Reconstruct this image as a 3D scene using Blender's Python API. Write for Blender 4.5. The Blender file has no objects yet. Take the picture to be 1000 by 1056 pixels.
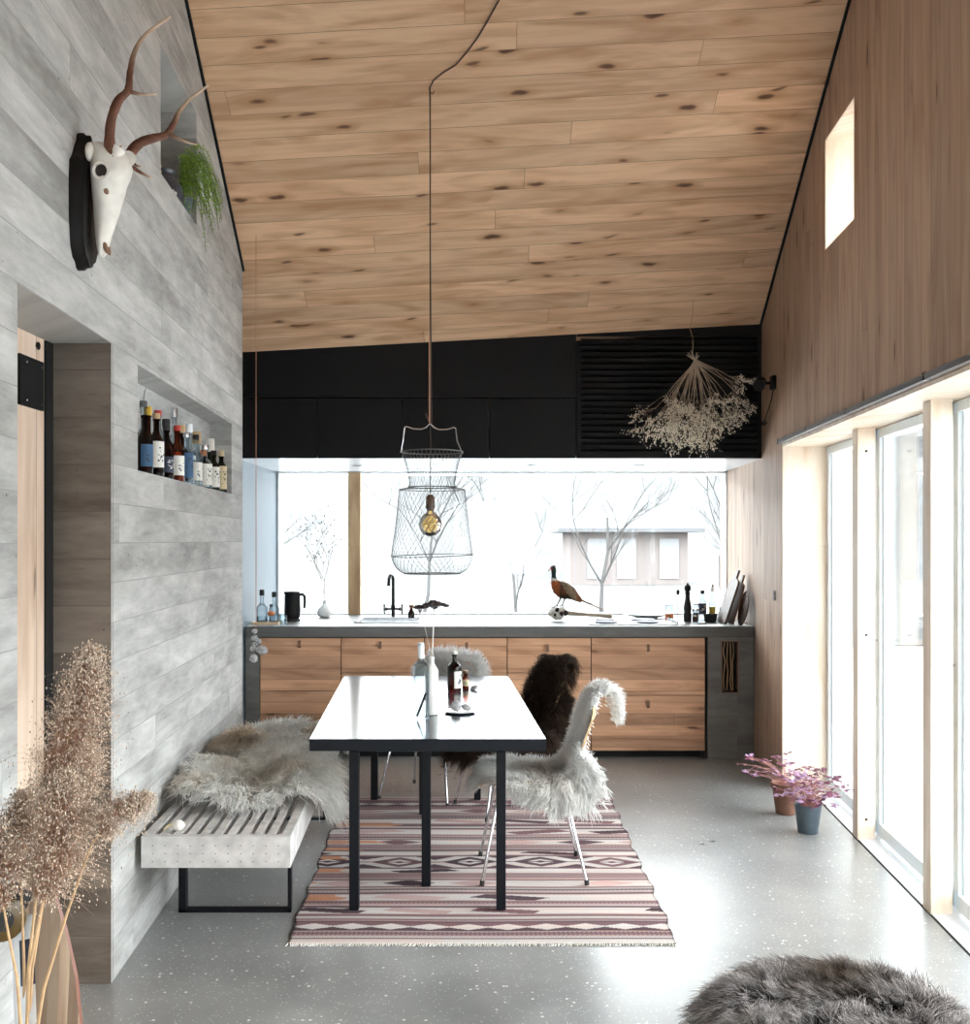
import bpy, math, random
import numpy as np
from mathutils import Vector
R = random.Random(7)
NR = np.random.RandomState(11)
PI = math.pi
scene = bpy.context.scene
COL = scene.collection
EYE, F = 1.55, 1100.0

# ------------------------------------------------------------------ camera, world, exposure
cd = bpy.data.cameras.new('camera'); cam = bpy.data.objects.new('camera', cd); COL.objects.link(cam)
cam.location = (0, 0, EYE); cam.rotation_euler = (PI/2, 0, 0)
cd.sensor_fit = 'HORIZONTAL'; cd.sensor_width = 36; cd.lens = 36*F/1000
cd.shift_y = 29/1000; cd.clip_start = 0.05; cd.clip_end = 300
scene.camera = cam
vs = scene.view_settings
vs.view_transform = 'Standard'; vs.look = 'None'; vs.gamma = 1; vs.exposure = 1.92
w = bpy.data.worlds.new('overcast_sky'); scene.world = w; w.use_nodes = True
nt = w.node_tree; nt.nodes.clear()
wo = nt.nodes.new('ShaderNodeOutputWorld'); bg = nt.nodes.new('ShaderNodeBackground')
bg.inputs[0].default_value = (0.93, 0.97, 1.0, 1); bg.inputs[1].default_value = 4.6
nt.links.new(bg.outputs[0], wo.inputs[0])
try:
    scene.cycles.max_bounces = 10; scene.cycles.diffuse_bounces = 6; scene.cycles.glossy_bounces = 4
    scene.cycles.transparent_max_bounces = 24; scene.cycles.transmission_bounces = 6
    scene.cycles.sample_clamp_indirect = 8; scene.cycles.use_denoising = True
except Exception:
    pass

def portal(loc, normal, sx, sy):
    l = bpy.data.lights.new('window_daylight_portal', 'AREA'); l.shape = 'RECTANGLE'; l.size = sx; l.size_y = sy
    l.cycles.is_portal = True
    o = bpy.data.objects.new('window_daylight_portal', l); COL.objects.link(o)
    o.location = loc; o.rotation_euler = Vector(normal).to_track_quat('-Z', 'Y').to_euler()
def WR(y): return 1.405 + .0664*y          # inner face of the right wall
def WL(y): return -1.0639 - .0649*y        # inner face of the left wall
def TL(y): return 1.508 + .076*y           # line of the glazing threshold
def CZ(x, y): return 3.028 + .0541*(x-1.889) - .503*(y-7.29)   # ceiling
portal((TL(2.8)+.24, 2.8, 1.07), (-1, .07, 0), 7.8, 2.2)
portal((.05, 8.92, 1.52), (0, -1, 0), 3.5, 1.25)
portal((2.15, 5.3, 3.35), (-1, 0, 0), .75, .75)
portal((.17, -2.9, 1.6), (0, 1, 0), 1.55, 1.4)

# ------------------------------------------------------------------ helpers
def P(px, py, Y):
    """a point of the place measured from the photograph at distance Y"""
    return np.array([(px-500)/F*Y, Y, EYE-(py-557)/F*Y])

class MB:
    def __init__(s): s.v = []; s.f = []; s.c = None
    def add(s, vs, fs):
        b = len(s.v); s.v += [tuple(map(float, q)) for q in vs]; s.f += [tuple(i+b for i in f) for f in fs]; return s
    def hexa(s, p):   # 8 points: bottom ring 0-3, top ring 4-7
        return s.add(p, [(3,2,1,0),(4,5,6,7),(0,1,5,4),(1,2,6,5),(2,3,7,6),(3,0,4,7)])
    def box(s, x0, x1, y0, y1, z0, z1, b=0.0):
        if b > 0:
            b = min(b, (x1-x0)*.45, (y1-y0)*.45, (z1-z0)*.45)
            q = []
            for z, i in ((z0, b), (z0+b, 0), (z1-b, 0), (z1, b)):
                a, c, d, e = x0+i, x1-i, y0+i, y1-i
                k = b-i if i == 0 else b*.0
                k = b*.7
                q += [(a+k,d,z),(c-k,d,z),(c,d+k,z),(c,e-k,z),(c-k,e,z),(a+k,e,z),(a,e-k,z),(a,d+k,z)]
            f = [tuple(range(7,-1,-1)), tuple(range(24,32))]
            for l in range(3):
                for i in range(8):
                    j = (i+1) % 8; f.append((l*8+i, l*8+j, l*8+8+j, l*8+8+i))
            return s.add(q, f)
        return s.hexa([(x0,y0,z0),(x1,y0,z0),(x1,y1,z0),(x0,y1,z0),(x0,y0,z1),(x1,y0,z1),(x1,y1,z1),(x0,y1,z1)])
    def tube(s, pts, r, n=8, cap=True):
        pts = [Vector(map(float, p)) for p in pts]; m = len(pts)
        rs = list(r) if hasattr(r, '__len__') else [r]*m
        vs_, fs = [], []; up = None
        for i, p in enumerate(pts):
            t = (pts[min(i+1, m-1)]-pts[max(i-1, 0)])
            t = t.normalized() if t.length > 1e-9 else Vector((0,0,1))
            if up is None:
                up = Vector((0,0,1)) if abs(t.z) < .9 else Vector((1,0,0))
            a = (up - t*up.dot(t))
            a = a.normalized() if a.length > 1e-6 else t.orthogonal().normalized()
            up = a; b = t.cross(a)
            for k in range(n):
                th = 2*PI*k/n; vs_.append(p + (a*math.cos(th)+b*math.sin(th))*rs[i])
        for i in range(m-1):
            for k in range(n):
                j = (k+1) % n; fs.append((i*n+k, i*n+j, (i+1)*n+j, (i+1)*n+k))
        if cap: fs += [tuple(range(n-1,-1,-1)), tuple(range((m-1)*n, m*n))]
        return s.add(vs_, fs)
    def lathe(s, prof, n=24, c=(0,0,0), sx=1, sy=1, cap=True):
        vs_, fs = [], []
        for r, z in prof:
            for k in range(n):
                th = 2*PI*k/n; vs_.append((c[0]+r*sx*math.cos(th), c[1]+r*sy*math.sin(th), c[2]+z))
        for i in range(len(prof)-1):
            for k in range(n):
                j = (k+1) % n; fs.append((i*n+k, i*n+j, (i+1)*n+j, (i+1)*n+k))
        if cap: fs += [tuple(range(n-1,-1,-1)), tuple(range((len(prof)-1)*n, len(prof)*n))]
        return s.add(vs_, fs)
    def blob(s, c, r, n=10, m=6, jit=0.0, rot=0):
        rx, ry, rz = (r if hasattr(r, '__len__') else (r,r,r))
        vs_ = []; cr, sr = math.cos(rot), math.sin(rot)
        for i in range(m+1):
            ph = -PI/2+PI*i/m
            for k in range(n):
                th = 2*PI*k/n; q = 1+R.uniform(-jit, jit)
                x, z = rx*math.cos(ph)*math.cos(th)*q, rz*math.sin(ph)*q
                vs_.append((c[0]+x*cr-z*sr, c[1]+ry*math.cos(ph)*math.sin(th)*q, c[2]+x*sr+z*cr))
        fs = [(i*n+k, i*n+(k+1)%n, (i+1)*n+(k+1)%n, (i+1)*n+k) for i in range(m) for k in range(n)]
        return s.add(vs_, fs)

def origin_of(p):
    v = Vector((0,0,0))
    while p is not None: v += p.location; p = p.parent
    return v
def make(name, mb, mat, parent=None, loc=None, smooth=False, world=False, cols=None, matidx=None):
    v = np.array(mb.v, dtype=np.float32).reshape(-1, 3)
    if parent is not None and world: v = v - np.array(origin_of(parent), dtype=np.float32)
    if parent is None and loc is None:
        lo, hi = v.min(0), v.max(0); loc = ((lo[0]+hi[0])/2, (lo[1]+hi[1])/2, lo[2]); v = v - np.array(loc, dtype=np.float32)
    me = bpy.data.meshes.new(name); me.from_pydata(v.tolist(), [], mb.f)
    mats = mat if isinstance(mat, (list, tuple)) else [mat]
    for m in mats: me.materials.append(m)
    if matidx is not None: me.polygons.foreach_set('material_index', matidx)
    if smooth:
        me.polygons.foreach_set('use_smooth', [True]*len(me.polygons))
        if smooth != 'all':
            try: me.set_sharp_from_angle(angle=math.radians(42))
            except Exception: pass
    if cols is not None:
        a = me.color_attributes.new('Col', 'FLOAT_COLOR', 'POINT'); a.data.foreach_set('color', np.asarray(cols, dtype=np.float32).ravel())
    me.update()
    o = bpy.data.objects.new(name, me); COL.objects.link(o)
    if parent is not None: o.parent = parent
    if loc is not None: o.location = loc
    return o
def tag(o, label=None, cat=None, group=None, kind=None):
    if label: o['label'] = label
    if cat: o['category'] = cat
    if group: o['group'] = group
    if kind: o['kind'] = kind
    return o
def thing(name, loc, label, cat, rz=0, group=None):
    o = bpy.data.objects.new(name, None); COL.objects.link(o); o.empty_display_size = .05
    o.location = tuple(map(float, loc)); o.rotation_euler = (0, 0, rz)
    return tag(o, label, cat, group)
def struct(name, mb, mat, smooth=False):
    o = make(name, mb, mat, loc=(0,0,0), smooth=smooth); o['kind'] = 'structure'; return o

# ------------------------------------------------------------------ materials
def newmat(name):
    m = bpy.data.materials.new(name); m.use_nodes = True; n = m.node_tree; b = n.nodes['Principled BSDF']
    return m, n, b
def L(n, a, b): n.links.new(a, b)
def node(n, t, **kw):
    x = n.nodes.new(t)
    for k, v in kw.items():
        if k.startswith('i_'): x.inputs[k[2:].replace('_', ' ')].default_value = v
        else: setattr(x, k, v)
    return x
def plain(name, col, rough=.5, metal=0, spec=.5, noise=0.0, nscale=30, bump=0, trans=0, sheen=0):
    m, n, b = newmat(name)
    b.inputs['Base Color'].default_value = (*col, 1); b.inputs['Roughness'].default_value = rough
    b.inputs['Metallic'].default_value = metal; b.inputs['Specular IOR Level'].default_value = spec
    tc = node(n, 'ShaderNodeTexCoord'); ns = node(n, 'ShaderNodeTexNoise', i_Scale=nscale, i_Detail=5.0)
    L(n, tc.outputs['Object'], ns.inputs['Vector'])
    cr = node(n, 'ShaderNodeMapRange'); a = max(noise, .03)
    cr.inputs['From Min'].default_value = .3; cr.inputs['From Max'].default_value = .7
    cr.inputs['To Min'].default_value = 1-a; cr.inputs['To Max'].default_value = 1+a
    L(n, ns.outputs['Fac'], cr.inputs['Value'])
    mx = node(n, 'ShaderNodeVectorMath', operation='SCALE'); mx.inputs[0].default_value = col
    L(n, cr.outputs['Result'], mx.inputs['Scale']); L(n, mx.outputs[0], b.inputs['Base Color'])
    if bump:
        bp = node(n, 'ShaderNodeBump', i_Strength=bump, i_Distance=.01); L(n, ns.outputs['Fac'], bp.inputs['Height']); L(n, bp.outputs[0], b.inputs['Normal'])
    return m
def glass(name, tint=(1,1,1), refl=1.0, rough=0.0):
    m = bpy.data.materials.new(name); m.use_nodes = True; n = m.node_tree; n.nodes.clear()
    out = node(n, 'ShaderNodeOutputMaterial'); mix = node(n, 'ShaderNodeMixShader')
    tr = node(n, 'ShaderNodeBsdfTransparent'); tr.inputs[0].default_value = (*tint, 1)
    gl = node(n, 'ShaderNodeBsdfGlossy'); gl.inputs['Roughness'].default_value = rough
    fr = node(n, 'ShaderNodeFresnel'); fr.inputs[0].default_value = 1.45
    mt = node(n, 'ShaderNodeMath', operation='MULTIPLY'); mt.inputs[1].default_value = refl
    L(n, fr.outputs[0], mt.inputs[0]); L(n, mt.outputs[0], mix.inputs[0]); L(n, tr.outputs[0], mix.inputs[1]); L(n, gl.outputs[0], mix.inputs[2]); L(n, mix.outputs[0], out.inputs[0])
    return m
def coords(n, u, v):
    """vector (u, v, 0); u and v are strings of axes to be summed, e.g. 'X', 'XY'"""
    tc = node(n, 'ShaderNodeTexCoord'); sp = node(n, 'ShaderNodeSeparateXYZ'); L(n, tc.outputs['Object'], sp.inputs[0])
    def ax(s):
        o = sp.outputs[s[0]]
        for c in s[1:]:
            m = node(n, 'ShaderNodeMath', operation='ADD'); L(n, o, m.inputs[0]); L(n, sp.outputs[c], m.inputs[1]); o = m.outputs[0]
        return o
    cb = node(n, 'ShaderNodeCombineXYZ'); L(n, ax(u), cb.inputs[0]); L(n, ax(v), cb.inputs[1]); return cb.outputs[0]
def vscale(n, vec, s, off=None):
    m = node(n, 'ShaderNodeVectorMath', operation='MULTIPLY'); L(n, vec, m.inputs[0]); m.inputs[1].default_value = s
    if off is not None:
        a = node(n, 'ShaderNodeVectorMath', operation='ADD'); L(n, m.outputs[0], a.inputs[0]); L(n, off, a.inputs[1]); return a.outputs[0]
    return m.outputs[0]
def ramp(n, fac, stops):
    r = node(n, 'ShaderNodeValToRGB'); e = r.color_ramp.elements
    while len(e) < len(stops): e.new(.5)
    for q, (p, c) in zip(e, stops): q.position = p; q.color = (*c, 1) if len(c) == 3 else c
    L(n, fac, r.inputs[0]); return r.outputs[0]
def mixc(n, fac, a, b, mode='MIX'):
    m = node(n, 'ShaderNodeMix', data_type='RGBA', blend_type=mode)
    for s, x in ((0, fac), (6, a), (7, b)):
        if isinstance(x, (int, float)): m.inputs[s].default_value = x
        elif isinstance(x, tuple): m.inputs[s].default_value = (*x, 1)
        else: L(n, x, m.inputs[s])
    return m.outputs[2]
def rowshift(n, vec, bw, bl):
    """shift every row of boards along its length by an amount of its own"""
    sp = node(n, 'ShaderNodeSeparateXYZ'); L(n, vec, sp.inputs[0]); x = sp.outputs[1]
    for op, k in (('DIVIDE', bw), ('FLOOR', None), ('MULTIPLY', 12.9898), ('SINE', None), ('MULTIPLY', 437.585), ('FRACT', None), ('MULTIPLY', bl)):
        m = node(n, 'ShaderNodeMath', operation=op); L(n, x, m.inputs[0])
        if k is not None: m.inputs[1].default_value = k
        x = m.outputs[0]
    a = node(n, 'ShaderNodeMath', operation='ADD'); L(n, sp.outputs[0], a.inputs[0]); L(n, x, a.inputs[1])
    cb = node(n, 'ShaderNodeCombineXYZ'); L(n, a.outputs[0], cb.inputs[0]); L(n, sp.outputs[1], cb.inputs[1]); return cb.outputs[0]
def wood(name, u, v, bw, bl, light, mid, dark, knots=.6, kden=(2.2, 7.0), rough=.45, gap=.002, kcol=(.06,.03,.015), tone=.35, grain=24, small=0):
    m, n, b = newmat(name); vec = rowshift(n, coords(n, u, v), bw, bl)
    br = node(n, 'ShaderNodeTexBrick', offset=0.0, offset_frequency=2)
    br.inputs['Color1'].default_value = (0,0,0,1); br.inputs['Color2'].default_value = (1,1,1,1); br.inputs['Mortar'].default_value = (.5,.5,.5,1)
    br.inputs['Scale'].default_value = 1; br.inputs['Mortar Size'].default_value = gap; br.inputs['Mortar Smooth'].default_value = .1
    br.inputs['Brick Width'].default_value = bl; br.inputs['Row Height'].default_value = bw
    L(n, vec, br.inputs['Vector'])
    off = vscale(n, br.outputs['Color'], (37.3, 11.7, 5.1))
    g = node(n, 'ShaderNodeTexNoise', i_Scale=1.0, i_Detail=6.0, i_Roughness=.6, i_Distortion=.6); L(n, vscale(n, vec, (.9, grain, 1), off), g.inputs['Vector'])
    g2 = node(n, 'ShaderNodeTexNoise', i_Scale=1.0, i_Detail=3.0, i_Distortion=1.2); L(n, vscale(n, vec, (1.3, 9, 1), off), g2.inputs['Vector'])
    base = ramp(n, g.outputs['Fac'], [(.28, mid), (.5, light), (.72, mid)])
    base = mixc(n, ramp(n, g2.outputs['Fac'], [(.42, (0,0,0)), (.72, (.7,.7,.7))]), base, dark)
    tn = node(n, 'ShaderNodeMapRange'); tn.inputs['To Min'].default_value = 1-tone; tn.inputs['To Max'].default_value = 1+tone*.35
    L(n, br.outputs['Color'], tn.inputs['Value'])
    cbt = node(n, 'ShaderNodeCombineXYZ')
    for i in range(3): L(n, tn.outputs[0], cbt.inputs[i])
    base = mixc(n, 1.0, base, cbt.outputs[0], 'MULTIPLY')
    if knots:
        wv = node(n, 'ShaderNodeTexNoise', i_Scale=9.0, i_Detail=1.0); L(n, vec, wv.inputs['Vector'])
        dv = node(n, 'ShaderNodeVectorMath', operation='MULTIPLY_ADD'); L(n, wv.outputs['Color'], dv.inputs[0]); dv.inputs[1].default_value = (.06,.03,0); L(n, vec, dv.inputs[2])
        # slant the knots a little across the board
        vo = node(n, 'ShaderNodeTexVoronoi', i_Scale=1.0, i_Randomness=1.0); L(n, vscale(n, dv.outputs[0], (kden[0], kden[1], 1)), vo.inputs['Vector'])
        sel = node(n, 'ShaderNodeMath', operation='GREATER_THAN'); sp = node(n, 'ShaderNodeSeparateXYZ'); L(n, vo.outputs['Color'], sp.inputs[0]); L(n, sp.outputs[0], sel.inputs[0]); sel.inputs[1].default_value = 1-knots
        core = ramp(n, vo.outputs['Distance'], [(.0, (1,1,1)), (.09, (.85,.85,.85)), (.15, (0,0,0))])
        halo = ramp(n, vo.outputs['Distance'], [(.10, (.7,.7,.7)), (.33, (0,0,0))])
        hk = node(n, 'ShaderNodeMath', operation='MULTIPLY'); L(n, halo, hk.inputs[0]); L(n, sel.outputs[0], hk.inputs[1])
        ck = node(n, 'ShaderNodeMath', operation='MULTIPLY'); L(n, core, ck.inputs[0]); L(n, sel.outputs[0], ck.inputs[1])
        base = mixc(n, hk.outputs[0], base, dark)
        base = mixc(n, ck.outputs[0], base, kcol)
        if small:
            v3 = node(n, 'ShaderNodeTexVoronoi', i_Scale=1.0, i_Randomness=1.0); sh = node(n, 'ShaderNodeVectorMath', operation='ADD'); L(n, dv.outputs[0], sh.inputs[0])
            sx = node(n, 'ShaderNodeSeparateXYZ'); L(n, vec, sx.inputs[0]); mu = node(n, 'ShaderNodeMath', operation='MULTIPLY'); L(n, sx.outputs[1], mu.inputs[0]); mu.inputs[1].default_value = 1.4
            cb3 = node(n, 'ShaderNodeCombineXYZ'); L(n, mu.outputs[0], cb3.inputs[0]); L(n, cb3.outputs[0], sh.inputs[1])
            L(n, vscale(n, sh.outputs[0], (kden[0]*1.5, kden[1]*1.6, 1)), v3.inputs['Vector'])
            s3 = node(n, 'ShaderNodeMath', operation='GREATER_THAN'); p3 = node(n, 'ShaderNodeSeparateXYZ'); L(n, v3.outputs['Color'], p3.inputs[0]); L(n, p3.outputs[1], s3.inputs[0]); s3.inputs[1].default_value = 1-small
            c3 = ramp(n, v3.outputs['Distance'], [(.08, (.8,.8,.8)), (.17, (0,0,0))]); k3 = node(n, 'ShaderNodeMath', operation='MULTIPLY'); L(n, c3, k3.inputs[0]); L(n, s3.outputs[0], k3.inputs[1])
            h3 = ramp(n, v3.outputs['Distance'], [(.1, (.45,.45,.45)), (.42, (0,0,0))]); k4 = node(n, 'ShaderNodeMath', operation='MULTIPLY'); L(n, h3, k4.inputs[0]); L(n, s3.outputs[0], k4.inputs[1])
            base = mixc(n, k4.outputs[0], base, dark); base = mixc(n, k3.outputs[0], base, kcol)
    base = mixc(n, ramp(n, br.outputs['Fac'], [(.3, (0,0,0)), (.8, (.75,.75,.75))]), base, tuple(c*.35 for c in dark))
    L(n, base, b.inputs['Base Color']); b.inputs['Roughness'].default_value = rough; b.inputs['Specular IOR Level'].default_value = .3
    bp = node(n, 'ShaderNodeBump', i_Strength=.25, i_Distance=.004, invert=True); L(n, br.outputs['Fac'], bp.inputs['Height']); L(n, bp.outputs[0], b.inputs['Normal'])
    return m
def concrete(name, u, v, c1, c2, bw=.125, bl=2.4, pores=1, rough=.8):
    m, n, b = newmat(name); vec = coords(n, u, v)
    vec = rowshift(n, vec, bw, bl)
    br = node(n, 'ShaderNodeTexBrick', offset=0.0, offset_frequency=2)
    br.inputs['Color1'].default_value = (0,0,0,1); br.inputs['Color2'].default_value = (1,1,1,1); br.inputs['Mortar'].default_value = (.3,.3,.3,1)
    br.inputs['Scale'].default_value = 1; br.inputs['Mortar Size'].default_value = .0022; br.inputs['Mortar Smooth'].default_value = .3
    br.inputs['Brick Width'].default_value = bl; br.inputs['Row Height'].default_value = bw; L(n, vec, br.inputs['Vector'])
    off = vscale(n, br.outputs['Color'], (31.0, 7.0, 3.0))
    g = node(n, 'ShaderNodeTexNoise', i_Scale=1.0, i_Detail=9.0, i_Roughness=.62, i_Distortion=.25); L(n, vscale(n, vec, (2.4, 9, 1), off), g.inputs['Vector'])
    fine = node(n, 'ShaderNodeTexNoise', i_Scale=1.0, i_Detail=6.0, i_Roughness=.7); L(n, vscale(n, vec, (9, 48, 1), off), fine.inputs['Vector'])
    big = node(n, 'ShaderNodeTexNoise', i_Scale=1.3, i_Detail=4.0); L(n, vec, big.inputs['Vector'])
    def add(a, b_, k):
        x = node(n, 'ShaderNodeMath', operation='MULTIPLY_ADD'); L(n, b_, x.inputs[0]); x.inputs[1].default_value = k
        if isinstance(a, float): x.inputs[2].default_value = a
        else: L(n, a, x.inputs[2])
        return x.outputs[0]
    t = add(-.40, g.outputs['Fac'], .92); t = add(t, fine.outputs['Fac'], .35); t = add(t, big.outputs['Fac'], .35)
    t = add(t, br.outputs['Color'], .17)
    base = ramp(n, t, [(.25, c1), (.85, c2)])
    seam = ramp(n, br.outputs['Fac'], [(.2, (0,0,0)), (.9, (.28,.28,.28))])
    base = mixc(n, seam, base, tuple(c*.45 for c in c1))
    h = br.outputs['Fac']
    if pores:
        vo = node(n, 'ShaderNodeTexVoronoi', i_Scale=26.0); L(n, vscale(n, vec, (.8, 1, 1)), vo.inputs['Vector'])
        pm = node(n, 'ShaderNodeTexNoise', i_Scale=2.1); L(n, vec, pm.inputs['Vector'])
        sp = node(n, 'ShaderNodeSeparateXYZ'); L(n, vo.outputs['Color'], sp.inputs[0])
        s1 = node(n, 'ShaderNodeMath', operation='GREATER_THAN'); L(n, sp.outputs[0], s1.inputs[0]); s1.inputs[1].default_value = .55
        s2 = ramp(n, pm.outputs['Fac'], [(.45, (0,0,0)), (.6, (1,1,1))])
        s3 = ramp(n, vo.outputs['Distance'], [(.06, (1,1,1)), (.12, (0,0,0))])
        k = node(n, 'ShaderNodeMath', operation='MULTIPLY'); L(n, s1.outputs[0], k.inputs[0]); L(n, s2, k.inputs[1])
        k2 = node(n, 'ShaderNodeMath', operation='MULTIPLY'); L(n, k.outputs[0], k2.inputs[0]); L(n, s3, k2.inputs[1])
        base = mixc(n, k2.outputs[0], base, tuple(c*.3 for c in c1))
    L(n, base, b.inputs['Base Color']); b.inputs['Roughness'].default_value = rough; b.inputs['Specular IOR Level'].default_value = .35
    hm = add(0.0, h, -.6); hm = add(hm, fine.outputs['Fac'], .25); hm = add(hm, g.outputs['Fac'], .3)
    bp = node(n, 'ShaderNodeBump', i_Strength=.35, i_Distance=.006); L(n, hm, bp.inputs['Height']); L(n, bp.outputs[0], b.inputs['Normal'])
    return m
def floor_mat():
    m, n, b = newmat('polished_concrete_floor'); tc = node(n, 'ShaderNodeTexCoord')
    big = node(n, 'ShaderNodeTexNoise', i_Scale=1.2, i_Detail=6.0, i_Roughness=.6); L(n, tc.outputs['Object'], big.inputs['Vector'])
    base = ramp(n, big.outputs['Fac'], [(.3, (.17,.172,.17)), (.7, (.31,.312,.305))])
    for sc, th, col, amt in ((90., .62, (.80,.79,.77), .7), (38., .84, (.84,.83,.81), .8), (60., .72, (.16,.155,.15), .5)):
        vo = node(n, 'ShaderNodeTexVoronoi', i_Scale=sc); L(n, tc.outputs['Object'], vo.inputs['Vector'])
        sp = node(n, 'ShaderNodeSeparateXYZ'); L(n, vo.outputs['Color'], sp.inputs[0])
        s1 = node(n, 'ShaderNodeMath', operation='GREATER_THAN'); L(n, sp.outputs[1], s1.inputs[0]); s1.inputs[1].default_value = th
        s3 = ramp(n, vo.outputs['Distance'], [(.17, (amt,)*3), (.24, (0,0,0))])
        k = node(n, 'ShaderNodeMath', operation='MULTIPLY'); L(n, s1.outputs[0], k.inputs[0]); L(n, s3, k.inputs[1])
        base = mixc(n, k.outputs[0], base, col)
    L(n, base, b.inputs['Base Color']); b.inputs['Specular IOR Level'].default_value = .55
    rr = node(n, 'ShaderNodeMapRange'); rr.inputs['To Min'].default_value = .22; rr.inputs['To Max'].default_value = .40; L(n, big.outputs['Fac'], rr.inputs['Value']); L(n, rr.outputs[0], b.inputs['Roughness'])
    return m
def attr_mat(name, rough=.7, spec=.3, noise=0.0, nscale=60, hair=False, trans=0.0):
    m, n, b = newmat(name); a = node(n, 'ShaderNodeAttribute', attribute_name='Col')
    c = a.outputs['Color']
    if noise:
        tc = node(n, 'ShaderNodeTexCoord'); ns = node(n, 'ShaderNodeTexNoise', i_Scale=nscale, i_Detail=3.0); L(n, tc.outputs['Object'], ns.inputs['Vector'])
        c = mixc(n, noise, c, ns.outputs['Fac'], 'OVERLAY')
    L(n, c, b.inputs['Base Color']); b.inputs['Roughness'].default_value = rough; b.inputs['Specular IOR Level'].default_value = spec
    if hair:
        tl = node(n, 'ShaderNodeBsdfTranslucent'); L(n, c, tl.inputs[0]); mx = node(n, 'ShaderNodeMixShader'); mx.inputs[0].default_value = .5
        out = n.nodes['Material Output']; L(n, b.outputs[0], mx.inputs[1]); L(n, tl.outputs[0], mx.inputs[2]); L(n, mx.outputs[0], out.inputs[0])
    return m

M = {}
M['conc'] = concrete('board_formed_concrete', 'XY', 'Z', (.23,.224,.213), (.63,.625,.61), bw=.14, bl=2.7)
M['jamb'] = concrete('brown_shaded_jamb', 'XY', 'Z', (.085,.068,.055), (.24,.205,.175), bw=.165, bl=2.7)  # wall concrete with the doorway's shade put into a darker brown
M['conc_counter'] = concrete('cast_concrete_counter', 'XY', 'Z', (.075,.074,.07), (.165,.163,.158), bw=3, bl=9, rough=.45)
M['conc_panel'] = concrete('cast_concrete_panel', 'XY', 'Z', (.095,.09,.083), (.22,.215,.20), bw=3, bl=9, rough=.6)
M['floor'] = floor_mat()
M['ceil'] = wood('pine_ceiling_boards', 'X', 'Y', .138, 3.9, (.84,.575,.375), (.74,.46,.28), (.47,.235,.115), knots=.72, kden=(2.5, 8.2), tone=.18, small=.30, kcol=(.10,.045,.025), gap=.0014)
M['rwall'] = wood('pine_wall_boards', 'Z', 'Y', .10, 6.0, (.52,.37,.275), (.44,.30,.215), (.31,.185,.115), knots=.5, kden=(2.2, 9.0), tone=.18, small=.15, grain=34, kcol=(.12,.06,.03), gap=.0012)
M['post'] = wood('pale_pine', 'Z', 'XY', .6, 9.0, (.88,.78,.67), (.84,.71,.58), (.66,.48,.32), knots=.35, kden=(2.0, 6.0), tone=.05, gap=.0005, kcol=(.25,.14,.07))
M['mull'] = wood('window_mullion_pine', 'Z', 'XY', .6, 9.0, (.56,.38,.22), (.46,.30,.17), (.33,.19,.09), knots=.2, kden=(2.0, 6.0), tone=.05, gap=.0005)
M['cab'] = wood('oak_drawer_front', 'X', 'Z', .08, 7.37, (.74,.43,.265), (.56,.30,.17), (.28,.125,.06), knots=.30, kden=(2.4, 8.0), tone=.34, grain=42, small=.12, gap=.0012)
M['door'] = wood('pine_door', 'Z', 'Y', .3, 5, (.76,.60,.48), (.68,.50,.38), (.5,.33,.22), knots=.35, kden=(1.6, 9), tone=.06)
M['black'] = plain('matt_black_board', (.003,.003,.0036), .6, spec=.25, noise=.1)
M['blackgap'] = plain('dark_shadow_gap', (.006,.006,.006), .9)
M['blacksteel'] = plain('black_powder_coated_steel', (.0035,.004,.0065), .5, spec=.22)
M['tabletop'] = plain('dark_laminate_top', (.022,.026,.036), .16, spec=.24, noise=.05)
M['tedge'] = plain('dark_table_edge', (.004,.0055,.009), .5, spec=.22)
M['white'] = plain('white_paint', (.82,.84,.86), .5)
M['soffit'] = plain('pale_soffit_board', (.62,.65,.68), .25, noise=.05, nscale=3)
M['bluegrey'] = plain('blue_grey_panel', (.17,.215,.255), .35, noise=.1, nscale=2)
M['sash'] = plain('pale_blue_white_sash', (.84,.91,.95), .4)
M['steel'] = plain('brushed_steel', (.72,.73,.75), .22, metal=1)
M['chrome'] = plain('chrome_tube', (.75,.75,.76), .12, metal=1)
M['galv'] = plain('galvanised_wire', (.13,.13,.13), .5, metal=.4)
M['rubber'] = plain('black_rubber', (.01,.01,.01), .7)
M['benchwood'] = plain('whitewashed_timber', (.54,.52,.505), .7, noise=.2, nscale=18, bump=.15)
M['ply'] = plain('birch_plywood', (.66,.46,.27), .4, noise=.1, nscale=8)
M['leather'] = plain('tan_leather', (.20,.105,.06), .6)
M['paneglass'] = glass('window_glass', (.97,.985,.98), .7)
M['clear'] = glass('clear_glass', (.80,.86,.89), .6)
M['amber'] = glass('amber_glass', (.50,.15,.03), 1.0)
M['brownglass'] = glass('dark_brown_glass', (.16,.04,.015), 1.0)
M['greenglass'] = glass('green_glass', (.10,.18,.06), 1.0)
M['bulbglass'] = glass('tinted_bulb_glass', (.90,.74,.45), 1.0)
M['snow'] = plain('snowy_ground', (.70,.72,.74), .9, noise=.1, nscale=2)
M['bark'] = plain('frosted_bark', (.038,.037,.037), .9, noise=.3)
M['hair'] = attr_mat('wool_fibres', .7, .25, hair=True)
M['skin'] = attr_mat('sheepskin_hide', .9, .2)
M['attr'] = attr_mat('painted_by_region', .6, .3)
M['ceramic'] = plain('white_ceramic', (.80,.79,.77), .25)
M['ash'] = plain('grey_stone', (.33,.33,.34), .8, noise=.35, nscale=60, bump=.4)
M['bone'] = plain('bleached_bone', (.70,.665,.61), .6, noise=.12, nscale=20, bump=.1)
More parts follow.
